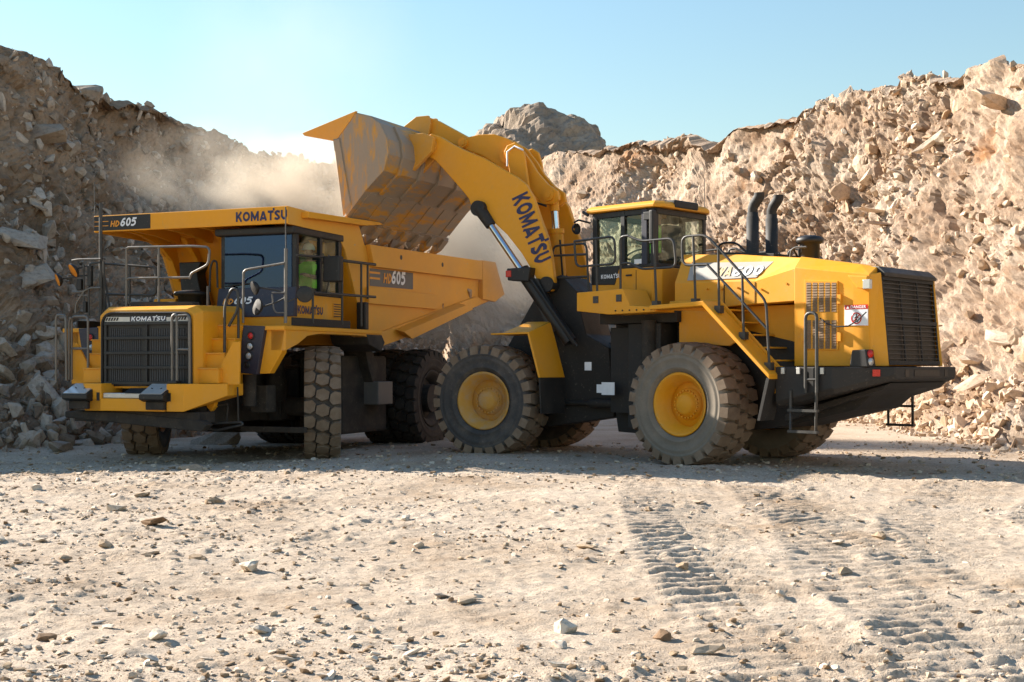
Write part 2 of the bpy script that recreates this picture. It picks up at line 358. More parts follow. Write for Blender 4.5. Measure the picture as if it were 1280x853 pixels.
def axis_pts(lo, hi, d, far, k):
    a = list(np.arange(lo, hi, d)); s = d
    while a[-1] < far: s *= k; a.append(a[-1] + s)
    return a
xs = axis_pts(0, 6.5, .027, 420, 1.035); xs = np.array([-x for x in xs[:0:-1]] + xs)
ys = axis_pts(6.2, 13.5, .026, 19.5, 1.006); ys = axis_pts(0, 0.001, 1, 0, 1) and np.array([-60, -20, -5, 0, 3, 5, 5.8] + ys + list(axis_pts(19.56, 27, .055, 900, 1.12)))
gx, gy = np.meshgrid(xs, ys)
gz = ground_h(gx, gy)
tag(sheet('ground', gx, gy, gz, M_ground, True), kind='structure')
def gz_at(x, y): return float(ground_h(np.array([x], float), np.array([y], float))[0])

# ------------------------------------------------------------------ quarry walls: foot line to ridge line, broken into blocks
WALLS = {}
def wall(name, foot, ridge, step, mat, seed, amp, bulge=.0, back=14):
    """foot / ridge: matching lists of (X, Y, Z). A crumbled face rises from foot to ridge, then rolls over to a flat top."""
    F_, G_ = np.array(foot, float), np.array(ridge, float)
    L = np.concatenate([[0], np.cumsum(np.linalg.norm(np.diff((F_ + G_) / 2, axis=0), axis=1))])
    H = np.linalg.norm(G_ - F_, axis=1).mean(); n = int(L[-1] / step); s = np.linspace(0, L[-1], n)
    f = np.stack([np.interp(s, L, F_[:, k]) for k in range(3)], 1); g = np.stack([np.interp(s, L, G_[:, k]) for k in range(3)], 1)
    for a in (f, g):                                             # soften the corners of the plan
        for _ in range(int(1.2 / step)):
            a[1:-1] = (a[:-2] + 2 * a[1:-1] + a[2:]) / 4
    m = int(H / step); t = np.linspace(-.06, 1, m)
    tt = np.concatenate([t, 1 + np.linspace(.02, 1, 26) ** 1.6])
    A = np.stack([s] * len(tt), 0); B = np.stack([tt * H] * n, 1); T = np.stack([tt] * n, 1)
    up = np.clip(T, -1, 1)[..., None]; prof = up + bulge * np.sin(np.clip(up, 0, 1) * np.pi) * np.array([1, 1, -1.0])
    P = f[None] * (1 - prof) + g[None] * prof
    d = (g - f)[None] * np.array([1, 1, 0]); d = d / np.linalg.norm(d, axis=2, keepdims=True)
    over = np.clip(T - 1, 0, 9)[..., None]; P = P + d * over * back - np.array([0, 0, 1.0]) * over * .8
    nr = np.cross(np.gradient(P, axis=1), np.gradient(P, axis=0)); nr /= np.linalg.norm(nr, axis=2, keepdims=True) + 1e-9
    nr *= np.sign(nr[..., 2:3] + 1e-9)
    rough = np.clip(.62 + 1.5 * fbm(A * .22 + .1 * B, B * .14, seed + 50, 4), .5 if seed == 100 else .14, 1)
    wx, wy = .5 * fbm(A * .7, B * .7, seed + 61, 3), .5 * fbm(A * .7, B * .7, seed + 71, 3)
    calm = 1 - (.72 if seed == 100 else .35) * np.clip(T, 0, 1) ** 3
    dd = .9 * calm * fbm(A * .13, B * .10, seed, 3) + 1.25 * calm * fbm(A * .36 + .22 * B, B * .15, seed + 5, 4)
    dd = dd + rough * (.5 + .5 * calm) * (.40 * chunks(A * .45 + wx, B * .6 + wy, seed + 9, .6) + .22 * chunks(A * 1.2 + wx, B * 1.35 + wy, seed + 19, .8) + .09 * chunks(A * 2.8, B * 3.0, seed + 29, 1.0) + .22 * fbm(A * 1.5, B * 1.5, seed + 39, 5, .6))
    dd = dd + .30 * fbm(A * .9 + 9, B * .7, seed + 39, 6, .6) + .06 * fbm(A * 7, B * 7, seed + 45, 3)
    fade = np.clip(.25 + T * 3.5, .1, 1)
    P = P + nr * (dd * amp * fade)[..., None]
    o = sheet(name, P[..., 0], P[..., 1], P[..., 2], mat, False); tag(o, kind='structure')
    WALLS[name] = (P[:m], nr[:m], T[:m], rough[:m]); return o
def pz(u, v, Y): return ((u - 640) / FPX * Y, Y, EYE + (HORIZON - v) / FPX * Y)
left_ridge = [(-44, 31, 8.6), (-30, 28.4, 8.8), (-22, 27.6, 8.8), (-17, 28.6, 9.0)] + [pz(*a) for a in
    ((0, 62, 32), (75, 86, 34), (110, 110, 35), (165, 121, 37), (230, 143, 40), (290, 176, 43), (330, 190, 46), (385, 203, 52), (450, 208, 60), (560, 203, 70))]
left_foot = [(-44, 20, -.3), (-30, 19.2, -.3), (-22, 20, -.3), (-14, 21.8, -.3), (-9.9, 24.2, -.3), (-9.0, 25.6, -.3), (-8.3, 27, -.3), (-7.7, 28.6, -.3), (-6.9, 30.6, -.3), (-6.2, 33, -.3),
    (-5.6, 36, -.3), (-5.0, 42, -.3), (-4.0, 49, -.3), (-2.5, 55, -.3)]
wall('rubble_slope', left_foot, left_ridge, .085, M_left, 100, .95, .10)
right_ridge = [(34, 14, 7.0), (19, 19, 8.5), (14.2, 27, 9.3)] + [pz(*a) for a in
    ((1280, 76, 34), (1200, 92, 38), (1150, 92, 41), (1100, 106, 44), (1060, 121, 46), (1000, 136, 49), (880, 170, 55), (850, 156, 57), (800, 171, 60), (760, 176, 62), (690, 192, 66), (600, 210, 70), (520, 215, 74))]
right_foot = [(30, 7, -.3), (14.5, 14, -.3), (9.6, 23, -.3), (9.9, 27, -.3), (10.3, 30.5, -.3), (10.5, 34, -.3), (10.3, 37.5, -.3), (9.7, 41, -.3), (8.6, 44, -.3), (6.4, 46.5, -.3), (5.4, 48, -.3),
    (4.0, 49.5, -.3), (2.4, 51, -.3), (.6, 53, -.3), (-1.6, 55, -.3), (-3.6, 57, -.3)]
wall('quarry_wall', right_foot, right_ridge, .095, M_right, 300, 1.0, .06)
far_ridge = [pz(*a) for a in ((430, 215, 118), (530, 190, 112), (585, 166, 108), (612, 152, 106), (650, 141, 105), (700, 148, 105), (735, 156, 106), (768, 190, 110), (800, 210, 116), (900, 260, 130))]
far_foot = [(x * .8 + 2, y - 34, 0) for x, y, z in far_ridge]
wall('far_hill', far_foot, far_ridge, .32, M_far, 500, 1.3, 0, 40)

# ------------------------------------------------------------------ loose stones
def hull(n, sc, seed):
    r = np.random.default_rng(seed); p = r.normal(size=(n, 3)); p /= np.linalg.norm(p, axis=1)[:, None]
    p = np.clip(p * (0.8 + .5 * r.random((n, 1))), -.85, .85) * np.array(sc)
    bm = bmesh.new(); [bm.verts.new(v) for v in p]; bmesh.ops.convex_hull(bm, input=bm.verts[:])
    bmesh.ops.delete(bm, geom=[v for v in bm.verts if not v.link_faces], context='VERTS')
    bm.verts.index_update(); v = np.array([q.co[:] for q in bm.verts]); f = np.array([[q.index for q in t.verts] for t in bm.faces if len(t.verts) == 3]); bm.free()
    return v, f
SC = [(1, .8, .6), (1.2, .75, .5), (1, .9, .75), (1.5, .7, .42), (1.1, .95, .4), (.9, .9, .7)]
def chipped(v, f, seed):
    r = np.random.default_rng(seed); bm = bmesh.new(); vs = [bm.verts.new(q) for q in v]; [bm.faces.new([vs[i] for i in t]) for t in f]
    bmesh.ops.subdivide_edges(bm, edges=bm.edges[:], cuts=1, use_grid_fill=True, fractal=.3, seed=seed); bmesh.ops.triangulate(bm, faces=bm.faces[:])
    for q in bm.verts: q.co += Vector(r.normal(size=3)) * .022
    bm.verts.index_update(); a = np.array([q.co[:] for q in bm.verts]); b = np.array([[q.index for q in t.verts] for t in bm.faces]); bm.free(); return a, b
BIG = [chipped(*hull(16 + k % 7, SC[k % 6], 40 + k), k) for k in range(18)]
SMALL = [hull(11 + k % 4, SC[k % 6], 90 + k) for k in range(14)]
def rotm(r):
    q = r.normal(size=4); q /= np.linalg.norm(q); w, x, y, z = q
    return np.array([[1 - 2 * (y * y + z * z), 2 * (x * y - z * w), 2 * (x * z + y * w)], [2 * (x * y + z * w), 1 - 2 * (x * x + z * z), 2 * (y * z - x * w)], [2 * (x * z - y * w), 2 * (y * z + x * w), 1 - 2 * (x * x + y * y)]])
def many(name, pos, size, mats, seed, flat=False, bank=SMALL):
    r = np.random.default_rng(seed); V, F = [], []; n = 0
    for p, s in zip(pos, size):
        v, f = bank[r.integers(len(bank))]
        if flat:
            a = r.random() * 6.283; c, q = math.cos(a), math.sin(a); m = np.array([[c, -q, 0], [q, c, 0], [0, 0, 1]])
        else: m = rotm(r)
        V.append(v @ m.T * s + p); F.append(f + n); n += len(v)
    return np_mesh(name, np.concatenate(V), np.concatenate(F), mats)
def inframe(p, m=30):
    u = 640 + FPX * p[0] / p[1]; v = HORIZON - FPX * (p[2] - EYE) / p[1]; return -m < u < 1280 + m and -m < v < 853 + m
BIGM = {}
def stone(name, p, s, mat, seed, label, group, cat='rock', flat=False, rot=None, bank=None):
    bank = bank or BIG; r = np.random.default_rng(seed); k = int(r.integers(len(bank))); key = (mat.name, k, id(bank))
    if key not in BIGM:
        o = mesh_obj(name, bank[k][0], [tuple(int(i) for i in q) for q in bank[k][1]], mat); BIGM[key] = o.data
    else:
        o = bpy.data.objects.new(name, BIGM[key]); COL.objects.link(o)
    o.location = p; o.scale = (s, s, s) if not hasattr(s, '__len__') else s
    o.rotation_euler = rot if rot is not None else ((0, 0, r.random() * 6.28) if flat else tuple(r.random(3) * 6.28))
    return tag(o, label, cat, group)
def on_wall(w, r, tmin=0., tmax=1.):
    P, N, T, G = WALLS[w]
    while True:
        i, j = r.integers(P.shape[0]), r.integers(P.shape[1])
        u, v = 640 + FPX * P[i, j, 0] / P[i, j, 1], HORIZON - FPX * (P[i, j, 2] - EYE) / P[i, j, 1]
        if (130 < u < 640 and v > 250) or (580 < u < 1090 and v > 300) or (400 < u < 720 and v > 130): continue   # behind the machines
        if tmin <= T[i, j] <= tmax and inframe(P[i, j]): return P[i, j], N[i, j], T[i, j], G[i, j]
def zone(u, v):
    return u, v
LAND_L = [(30, 90, 'near the crest at the left edge'), (150, 150, 'on the brow above the truck canopy'), (60, 200, 'high on the left slope'), (260, 200, 'on the far brow behind the dust'), (20, 290, 'halfway up the left slope'),
    (95, 300, 'beside the antenna of the truck'), (160, 240, 'just above the canopy lettering'), (30, 390, 'left of the truck mirrors'), (30, 470, 'left of the truck ladder'), (20, 540, 'in the pile at the left edge'), (90, 545, 'in the pile below the truck bumper'),
    (175, 345, 'seen through the truck deck rails'), (270, 545, 'behind the truck front wheels')]
LAND_R = [(1260, 90, 'near the crest at the right edge'), (1150, 110, 'near the crest above the radiator'), (1040, 140, 'near the crest above the exhausts'), (900, 190, 'near the crest above the cab'), (740, 215, 'under the crest between bucket arms and cab'),
    (1230, 190, 'high at the right edge'), (1110, 210, 'in the wall above the engine hood'), (990, 230, 'in the wall behind the exhausts'), (880, 240, 'in the wall behind the cab'), (1230, 300, 'halfway up at the right edge'), (1120, 290, 'in the wall above the radiator'),
    (1240, 400, 'in the wall right of the radiator'), (1250, 500, 'at the wall foot right of the counterweight'), (1200, 440, 'at the wall foot just past the counterweight'), (1130, 530, 'on the floor behind the counterweight'), (650, 400, 'behind the lift cylinder'), (750, 520, 'at the wall foot between the loader wheels')]
LAND_G = [(60, 640, 'near the shadow edge at far left'), (60, 730, 'at the left edge of the floor'), (60, 820, 'in the bottom left corner'), (220, 640, 'in front of the truck bumper'), (220, 730, 'among the clods left of centre'), (230, 820, 'at the bottom left of centre'),
    (420, 640, 'before the front tyre of the truck'), (420, 730, 'in the open left of centre'), (440, 820, 'at the bottom near centre'), (620, 650, 'in front of the front wheel of the loader'), (640, 740, 'in the middle of the floor'), (660, 820, 'at the bottom edge, centre'),
    (860, 650, 'on the tracks before the rear wheel'), (860, 740, 'on the tracks right of centre'), (880, 820, 'at the bottom right of centre'), (1090, 650, 'on the tracks before the counterweight'), (1090, 740, 'on the tracks at right'), (1180, 820, 'in the bottom right corner')]
DESCR = []
def describe(o, land, tone, noun, d):
    x, y, z = o.location; u, v = 640 + FPX * x / y, HORIZON - FPX * (z - EYE) / y
    place = min(land, key=lambda q: (q[0] - u) ** 2 + (q[1] - v) ** 2)[2]; w = max(o.scale) * FPX / y
    size = 'large' if w > d * 1.7 else 'small' if w < d else 'medium'
    sx, sy, sz = sorted(o.dimensions); shape = 'flat' if sx < .52 * sy else 'long' if sz > 1.6 * sy else 'blocky'
    DESCR.append((o, f'{size} {shape} {tone} {noun} {place}', u))
r = np.random.default_rng(11)
for k in range(95):
    p, n_, t_, g_ = on_wall('rubble_slope', r, 0.0, .32 if k < 55 else .98)
    s = (.15 + .25 * r.random() ** 2.2) * (1.0 if k < 55 else .8)
    describe(stone('boulder', p + n_ * s * .25, s, M_rockl, 1000 + k, 'x', 'boulders of the left rubble slope'), LAND_L, 'grey', 'boulder', 13)
for k in range(85):
    p, n_, t_, g_ = on_wall('quarry_wall', r, 0.0, .25 if k < 20 else .98)
    s = .14 + .24 * r.random() ** 2.4
    describe(stone('boulder', p + n_ * s * .2, s, M_rockr, 2000 + k, 'x', 'boulders of the right quarry wall'), LAND_R, 'tan', 'boulder', 13)
for w, mt, num, seed in (('rubble_slope', M_rockl, 15000, 21), ('quarry_wall', M_rockr, 9000, 22)):
    r = np.random.default_rng(seed); P, N, T, G = WALLS[w]; pos, siz = [], []
    while len(pos) < num:
        i, j = r.integers(P.shape[0]), r.integers(P.shape[1])
        if r.random() > (1.0 if T[i, j] < .22 else (.5 if w[0] == 'r' else .03) + .5 * (G[i, j] > .62)): continue
        if not inframe(P[i, j], 300): continue
        s = .03 + (.20 if w[0] == 'r' else .17) * r.random() ** 3.6; pos.append(P[i, j] + N[i, j] * s * .3); siz.append(s)
    o = many('loose_rubble', pos, siz, mt, seed)
    tag(o, 'loose grey rubble covering the left slope' if w[0] == 'r' else 'loose tan rubble covering the right quarry wall', 'rubble', kind='stuff')

r = np.random.default_rng(23); fx, fy = np.array([q[0] for q in right_foot[1:]]), np.array([q[1] for q in right_foot[1:]]); pos, siz = [], []
for k in range(2600):                                            # scree running out onto the floor
    t_ = r.random() * 9; i = int(t_); f_ = t_ - i; d_ = abs(r.normal()) * 1.1; x = fx[i] * (1 - f_) + fx[i + 1] * f_ + .5 - d_ * .85; y = fy[i] * (1 - f_) + fy[i + 1] * f_ - d_ * .5
    s = (.02 + .16 * r.random() ** 4) * max(.25, 1 - d_ * .3); pos.append((x, y, s * .2)); siz.append(s)
tag(many('scree', np.array(pos), siz, M_rockr, 24), 'fine scree running out from the right wall onto the floor', 'rubble', kind='stuff')
def wall_point(w, u, v):
    """The point of a wall's surface that the photograph shows at (u, v)."""
    P, N, T, G = WALLS[w]; U = 640 + FPX * P[..., 0] / P[..., 1]; V = HORIZON - FPX * (P[..., 2] - EYE) / P[..., 1]
    d = (U - u) ** 2 + (V - v) ** 2; d = d + 60 * (P[..., 1] - P[..., 1].min()) / 50
    i = np.unravel_index(np.argmin(d), d.shape); return P[i], N[i]
for u, v, s, rot, lab in (
    (1057, 241, (.62, .62, .40), (R(62), R(8), R(20)), 'large round pale boulder jutting from the right wall above the exhausts'),
    (1100, 264, (.75, .3, .2), (R(5), R(4), R(25)), 'long pale slab below the round boulder in the right wall'),
    (1108, 282, (.55, .35, .25), (R(5), 0, R(30)), 'squarish tan block under the long pale slab'),
    (1255, 130, (.85, .5, .4), (R(10), R(12), R(30)), 'big flat topped block near the top of the right wall'),
    (1168, 180, (.5, .3, .35), (R(30), R(-35), R(10)), 'tilted white stone high in the right wall'),
    (1095, 188, (.4, .3, .4), (0, R(20), 0), 'upright pale stone below the ridge of the right wall'),
    (1225, 480, (.6, .32, .2), (R(8), R(-22), R(25)), 'long slanting tan slab low on the right wall behind the bumper')):
    p, n_ = wall_point('quarry_wall', u, v); stone('boulder', Vector(p) + Vector(n_) * .18, s, M_rockr, 3000 + u, lab, None, rot=rot)
for u, v, s, rot, lab in (
    (115, 100, (.5, .4, .45), (.2, .1, .4), 'brown boulder standing on the crest of the left slope'),
    (50, 168, (.7, .45, .4), (.3, R(-6), .3), 'long flat boulder high on the left slope'),
    (30, 300, (.6, .5, .45), (.4, R(18), .2), 'wide slab lying across the left slope'),
    (40, 345, (.6, .5, .5), (.5, R(-10), .5), 'dark block in the middle of the left slope beside the truck ladder')):
    p, n_ = wall_point('rubble_slope', u, v); stone('boulder', Vector(p) + Vector(n_) * .02, s, M_rockl, 3000 + u, lab, None, rot=rot)
def floor_pt(u, v):
    Y = FPX * EYE / (v - HORIZON); X = (u - 640) / FPX * Y; return X, Y
def ground_stone(u, v, w, lab, seed, mat=M_rockg, asp=(1, .8, .75), grp=None, rz=None):
    X, Y = floor_pt(u, v); s = w / FPX * Y / 1.7; z = gz_at(X, Y)
    return stone('stone', (X, Y, z + s * asp[2] * .28), (s * asp[0], s * asp[1], s * asp[2]), mat, seed, lab, grp, 'stone', rot=(r.random() * .3, r.random() * .3, r.random() * 6.28 if rz is None else rz))
for u, v, w, asp, lab in (
    (707, 786, 30, (1, .9, 1.0), 'whitish angular stone on the ground, near the middle of the foreground'),
    (880, 812, 46, (1.1, .8, .55), 'broad flat stone in front of the right wheel tracks'),
    (330, 788, 44, (1.3, .5, .35), 'long pale sliver of stone in the left foreground'),
    (197, 799, 32, (1, .8, .8), 'pale stone left of the long sliver in the foreground'),
    (312, 710, 30, (1.1, .8, .7), 'white stone on the ground below the truck ladder'),
    (437, 753, 24, (1, .9, .9), 'grey rounded stone alone on the ground below the front tyre of the truck'),
    (552, 742, 26, (1, .8, .6), 'grey stone left of two brown clods in the foreground'),
    (586, 748, 30, (1.1, .8, .5), 'tan stone next to the grey stone in the foreground centre'),
    (827, 792, 26, (1, .9, .9), 'brown pointed stone beside the right wheel tracks'),
    (62, 793, 24, (1, .9, .9), 'brown stone near the left edge of the foreground'),
    (240, 590, 32, (1.1, .8, .5), 'tan stone at the edge of the shadow in front of the truck bumper'),
    (188, 658, 32, (1.2, .8, .5), 'dark clod on the ground left of the shadow edge'),
    (142, 640, 24, (1, .8, .7), 'whitish stone among the clods in the left foreground'),
    (507, 653, 18, (1, .8, .8), 'small white stone below the front wheel of the loader'),
    (190, 822, 26, (1, .9, .7), 'white stone at the bottom left of the foreground'),
    (700, 832, 24, (1, .9, .9), 'pale stone at the bottom edge near the middle'),
    (1205, 545, 48, (1.2, .8, .6), 'large pale boulder on the floor right of the loader bumper'),
    (110, 552, 36, (1.2, .8, .9), 'tan block on the ground under the truck bumper'),
    (80, 562, 40, (1.4, .7, .7), 'low grey slab in shade under the front corner of the truck'),
    (270, 552, 44, (1.5, .7, .7), 'long grey slab in shade between the truck front wheels')):
    mt = next((TONE[k] for k in TONE if k in lab.split(',')[0].split()[:4]), M_rockg); ground_stone(u, v, w, lab, 4000 + u + v, asp=asp, mat=mt)
r = np.random.default_rng(77)
for k in range(95):
    u = 1280 * r.random() ** 1.35; v = 606 + 245 * r.random() ** .9; w = 9 + 13 * r.random() ** 2
    describe(ground_stone(u, v, w, 'x', 5000 + k, asp=(1.1, .85, .7), grp='scattered stones on the quarry floor'), LAND_G, 'loose', 'stone', 7)
ORD = ['first', 'second', 'third', 'fourth', 'fifth', 'sixth', 'seventh', 'eighth', 'ninth', 'tenth', 'eleventh', 'twelfth']
by = {}
for o, lab, u in DESCR: by.setdefault(lab, []).append((u, o))
for lab, q in by.items():
    q.sort(key=lambda e: e[0])
    for k, (u, o) in enumerate(q):
        o['label'] = lab if len(q) == 1 else lab + (', the left one' if k == 0 else ', the right one') if len(q) == 2 else f'{lab}, {ORD[min(k, 11)]} from the left'
pos, siz = [], []
while len(pos) < 13000:
    y = 6.3 + 16 * r.random() ** 1.5; x = (r.random() * 2 - 1) * y * .46
    if r.random() > min(max(.42 - .08 * x + .45 * math.sin(x * 1.1 + 2 * math.sin(y * .7)) * math.sin(y * 1.7 + x), .03), 1): continue
    s = .005 + .030 * r.random() ** 4; pos.append((x, y, s)); siz.append(s)
for k in range(2600):
    y = 17.5 + 10 * r.random(); pos.append(((r.random() * 2 - 1) * y * .46, y, 0)); siz.append(.015 + .05 * r.random() ** 4)
pos = np.array(pos); pos[:, 2] = ground_h(pos[:, 0], pos[:, 1]) + np.array(siz) * .25
tag(many('pebbles', pos, siz, M_rockg, 5, True), 'pebbles and crumbs strewn over the quarry floor', 'pebbles', kind='stuff')
# ------------------------------------------------------------------ wheels (axle along y, outer face towards +y)
def tyre_mesh(Rr, Wd, rim, style, N):
    h = Wd / 2; c = Rr * .925; mb = MB()
    prof = [(-h * .72, rim * .98), (-h * .93, rim * 1.12), (-h * 1.0, (rim + c) / 2), (-h * .99, c * .93), (-h * .90, c * .985), (-h * .5, c), (h * .5, c), (h * .90, c * .985),
            (h * .99, c * .93), (h * 1.012, c * .89), (h * 1.012, c * .88), (h * .985, c * .87), (h * 1.0, (rim + c) / 2 + .06), (h * 1.012, (rim + c) / 2 + .035), (h * 1.012, (rim + c) / 2 + .02), (h * .99, (rim + c) / 2), (h * .985, (rim + c) / 2 - .04), (h * .955, rim * 1.2), (h * .965, rim * 1.19), (h * .965, rim * 1.17), (h * .93, rim * 1.13), (h * .80, rim * 1.03), (h * .72, rim * .98)]
    mb.lathe(prof, n=64); carc = len(mb.f)
    p = 2 * math.pi / N
    if style == 'loader':
        rows = [([(-.40, 1.0), (.34, 1.0), (.42, .62), (.24, .30), (-.48, .24), (-.52, .62)], 0, 1), ([(-.36, .24), (.30, .30), (.44, 0), (.38, -.24), (-.30, -.30), (-.44, 0)], .55, 0),
                ([(.40, -1.0), (-.34, -1.0), (-.42, -.62), (-.24, -.30), (.48, -.24), (.52, -.62)], .1, 1)]
    else:
        rows = [([(-.42, 1.0), (.36, 1.0), (.44, .55), (.18, .36), (-.30, .42), (-.50, .66)], .25, 1), ([(-.20, .40), (.32, .33), (.46, -.05), (.20, -.40), (-.32, -.33), (-.46, .05)], 0, 0),
                ([(.42, -1.0), (-.36, -1.0), (-.44, -.55), (-.18, -.36), (.30, -.42), (.50, -.66)], .75, 1)]
    rr = random.Random(5)
    for i in range(N):
        for poly, off, sh in rows:
            top, bot = [], []
            cy = sum(q[1] for q in poly) / len(poly); ct = sum(q[0] for q in poly) / len(poly)
            jt = 1 + rr.uniform(-.03, .03)
            for q, y in poly:
                a = (i + off + q) * p; a2 = (i + off + ct + (q - ct) * .90 * jt) * p; y2 = cy + (y - cy) * (.93 if not sh else .96)
                rt = Rr * (1 - .028 * abs(y) ** 4) + rr.uniform(-.004, .004); rb = c * (.90 if abs(y) > .98 else .97)
                top.append((math.sin(a2) * rt, y2 * h, math.cos(a2) * rt)); bot.append((math.sin(a) * rb, y * h * (1.012 if abs(y) > .98 else 1), math.cos(a) * rb))
            n = len(poly); mb.add(bot + top, [tuple(range(n, 2 * n))] + [(k, (k + 1) % n, n + (k + 1) % n, n + k) for k in range(n)])
    return mb, carc
def rim_mesh(rim, h):
    mb = MB()
    mb.lathe([(h * .60, rim * .90), (h * .80, rim * 1.0), (h * .84, rim * 1.02), (h * .84, rim * .95), (h * .72, rim * .90), (h * .66, rim * .82), (h * .58, rim * .80), (h * .54, rim * .755),
              (h * .02, rim * .70), (h * .0, rim * .62), (h * .02, rim * .55), (h * .22, rim * .52), (h * .34, rim * .46), (h * .36, rim * .40), (h * .48, rim * .36), (h * .54, rim * .30), (h * .56, rim * .28), (h * .56, 0.001)], n=48)
    mb.lathe([(-h * .9, rim * .98), (-h * .5, rim * .85), (h * .2, rim * .7), (h * .2, .01)], n=32)
    return mb
def bolt_mesh(rim, h):
    mb = MB()
    for n, rr, y, r in ((30, .60, .02, .018), (22, .43, .36, .016)):
        for i in range(n):
            a = 2 * math.pi * i / n; c = (math.sin(a) * rim * rr, y * h, math.cos(a) * rim * rr); mb.cyl(c, (c[0], c[1] + .03, c[2]), r, n=6)
    return mb
_WM = {}
def make_wheel(parent, M, Rr, Wd, rim, style, N, mats, steer=0, outer=1, base=None):
    """A wheel under its machine: empty 'wheel' with tyre, rim and bolt_ring. outer = +1 left side, -1 right side."""
    e = empty('wheel', (base if base is not None else Matrix()) @ Matrix.Translation(M) @ Matrix.Rotation(steer + (math.pi if outer < 0 else 0), 4, 'Z') @ Matrix.Rotation(random.random() * 6, 4, 'Y'), parent)
    key = (Rr, Wd, rim, style, mats[0].name)
    if key not in _WM:
        mb, carc = tyre_mesh(Rr, Wd, rim, style, N); t = mb.build('tyre', mats[0], e)
        t.data.materials.append(mats[1]); ix = np.zeros(len(t.data.polygons), dtype=np.int32); ix[carc:] = 1
        ce = np.empty(len(ix) * 3); t.data.polygons.foreach_get('center', ce); ce = ce.reshape(-1, 3); rad = np.hypot(ce[:, 0], ce[:, 2])
        t.data.polygons.foreach_set('material_index', ix)
        rm = rim_mesh(rim, Wd / 2).build('rim', mats[2], e); b = bolt_mesh(rim, Wd / 2).build('bolt_ring', mats[2], e); b['kind'] = 'stuff'; _WM[key] = (t.data, rm.data, b.data)
    else:
        for nm, d in zip(('tyre', 'rim', 'bolt_ring'), _WM[key]):
            o = bpy.data.objects.new(nm, d); COL.objects.link(o); o.parent = e
            if nm == 'bolt_ring': o['kind'] = 'stuff'
    return e

# ------------------------------------------------------------------ a seated person (one continuous skin, vest and helmet as clothing)
def seated_person(M, label, hat):
    J = {'pel': (0, 0, .10, .15), 'wst': (.02, 0, .28, .135), 'chs': (.03, 0, .48, .155), 'nk0': (.03, 0, .62, .07), 'nk1': (.04, 0, .68, .055), 'hd0': (.05, 0, .76, .085), 'hd1': (.05, 0, .86, .09), 'hd2': (.045, 0, .93, .06)}
    Ed = [('pel', 'wst'), ('wst', 'chs'), ('chs', 'nk0'), ('nk0', 'nk1'), ('nk1', 'hd0'), ('hd0', 'hd1'), ('hd1', 'hd2')]
    for s, q in ((1, 'l'), (-1, 'r')):
        J.update({q + 'sh': (.03, s * .19, .56, .065), q + 'el': (.16, s * .26, .32, .048), q + 'wr': (.40, s * .17, .36, .032), q + 'pm': (.47, s * .15, .37, .036),
                  q + 'hp': (.05, s * .09, .08, .095), q + 'kn': (.48, s * .12, .10, .065), q + 'an': (.55, s * .12, -.32, .045), q + 'to': (.72, s * .13, -.37, .04)})
        Ed += [('chs', q + 'sh'), (q + 'sh', q + 'el'), (q + 'el', q + 'wr'), (q + 'wr', q + 'pm'), ('pel', q + 'hp'), (q + 'hp', q + 'kn'), (q + 'kn', q + 'an'), (q + 'an', q + 'to')]
        for k in range(4):
            y = s * (.15 + (k - 1.5) * .021); J[q + 'f%d' % k] = (.525 + (.008, .016, .012, 0)[k], y, .375, .0095); J[q + 'g%d' % k] = (.555, y, .345, .0085)
            Ed += [(q + 'pm', q + 'f%d' % k), (q + 'f%d' % k, q + 'g%d' % k)]
        J[q + 't0'] = (.475, s * .105, .385, .011); J[q + 't1'] = (.515, s * .095, .375, .009); Ed += [(q + 'pm', q + 't0'), (q + 't0', q + 't1')]
    ks = list(J); me = bpy.data.meshes.new('person'); me.from_pydata([J[k][:3] for k in ks], [(ks.index(a), ks.index(b)) for a, b in Ed], [])
    t = bpy.data.objects.new('t', me); COL.objects.link(t); md = t.modifiers.new('s', 'SKIN'); sb = t.modifiers.new('b', 'SUBSURF'); sb.levels = 1
    for v, k in zip(me.skin_vertices[0].data, ks): v.radius = (J[k][3],) * 2; v.use_root = (k == 'pel')
    dm = bpy.data.meshes.new_from_object(t.evaluated_get(bpy.context.evaluated_depsgraph_get())); bpy.data.objects.remove(t)
    o = bpy.data.objects.new('person', dm); COL.objects.link(o); o.matrix_world = M
    dm.materials.clear(); [dm.materials.append(m) for m in (M_jean, M_skin, M_cabin)]
    for p in dm.polygons:
        c = p.center; p.use_smooth = True; p.material_index = 1 if (c.z > .65 or c.x > .37 and c.z > .25) else 2 if (c.z > .2) else 0
    v = MB(); v.loft([[(.02 + .15 * sx * k, .175 * sy * k, z) for sx, sy in ((-1, -.8), (-.6, -1.05), (.6, -1.05), (1, -.8), (1, .8), (.6, 1.05), (-.6, 1.05), (-1, .8))] for z, k in ((.14, 1.05), (.32, 1.05), (.5, 1.16), (.57, 1.05), (.63, .55))])
    v.build('vest', M_vest, o)
    hm = MB(); hm.lathe([(.845, .115), (.85, .118), (.87, .112), (.92, .10), (.96, .07), (.98, .001)], (.05, 0, 0), (0, 0, 1), 20); hm.box(.12, .20, -.07, .07, .848, .856); hm.build('hard_hat', hat, o)
    fa = MB(); fa.lathe([(-.02, .001), (0, .014), (.03, .001)], (.138, 0, .80), (1, 0, -.4), 8)
    for s in (-1, 1): fa.lathe([(-.01, .001), (0, .03), (.01, .001)], (.04, s * .092, .81), (0, 1, 0), 8); fa.lathe([(-.01, .001), (0, .012), (.012, .001)], (.128, s * .035, .83), (1, 0, 0), 8)
    fa.box(.130, .140, -.025, .025, .745, .752); fa.build('face', M_skin, o)
    return tag(o, label, 'person')
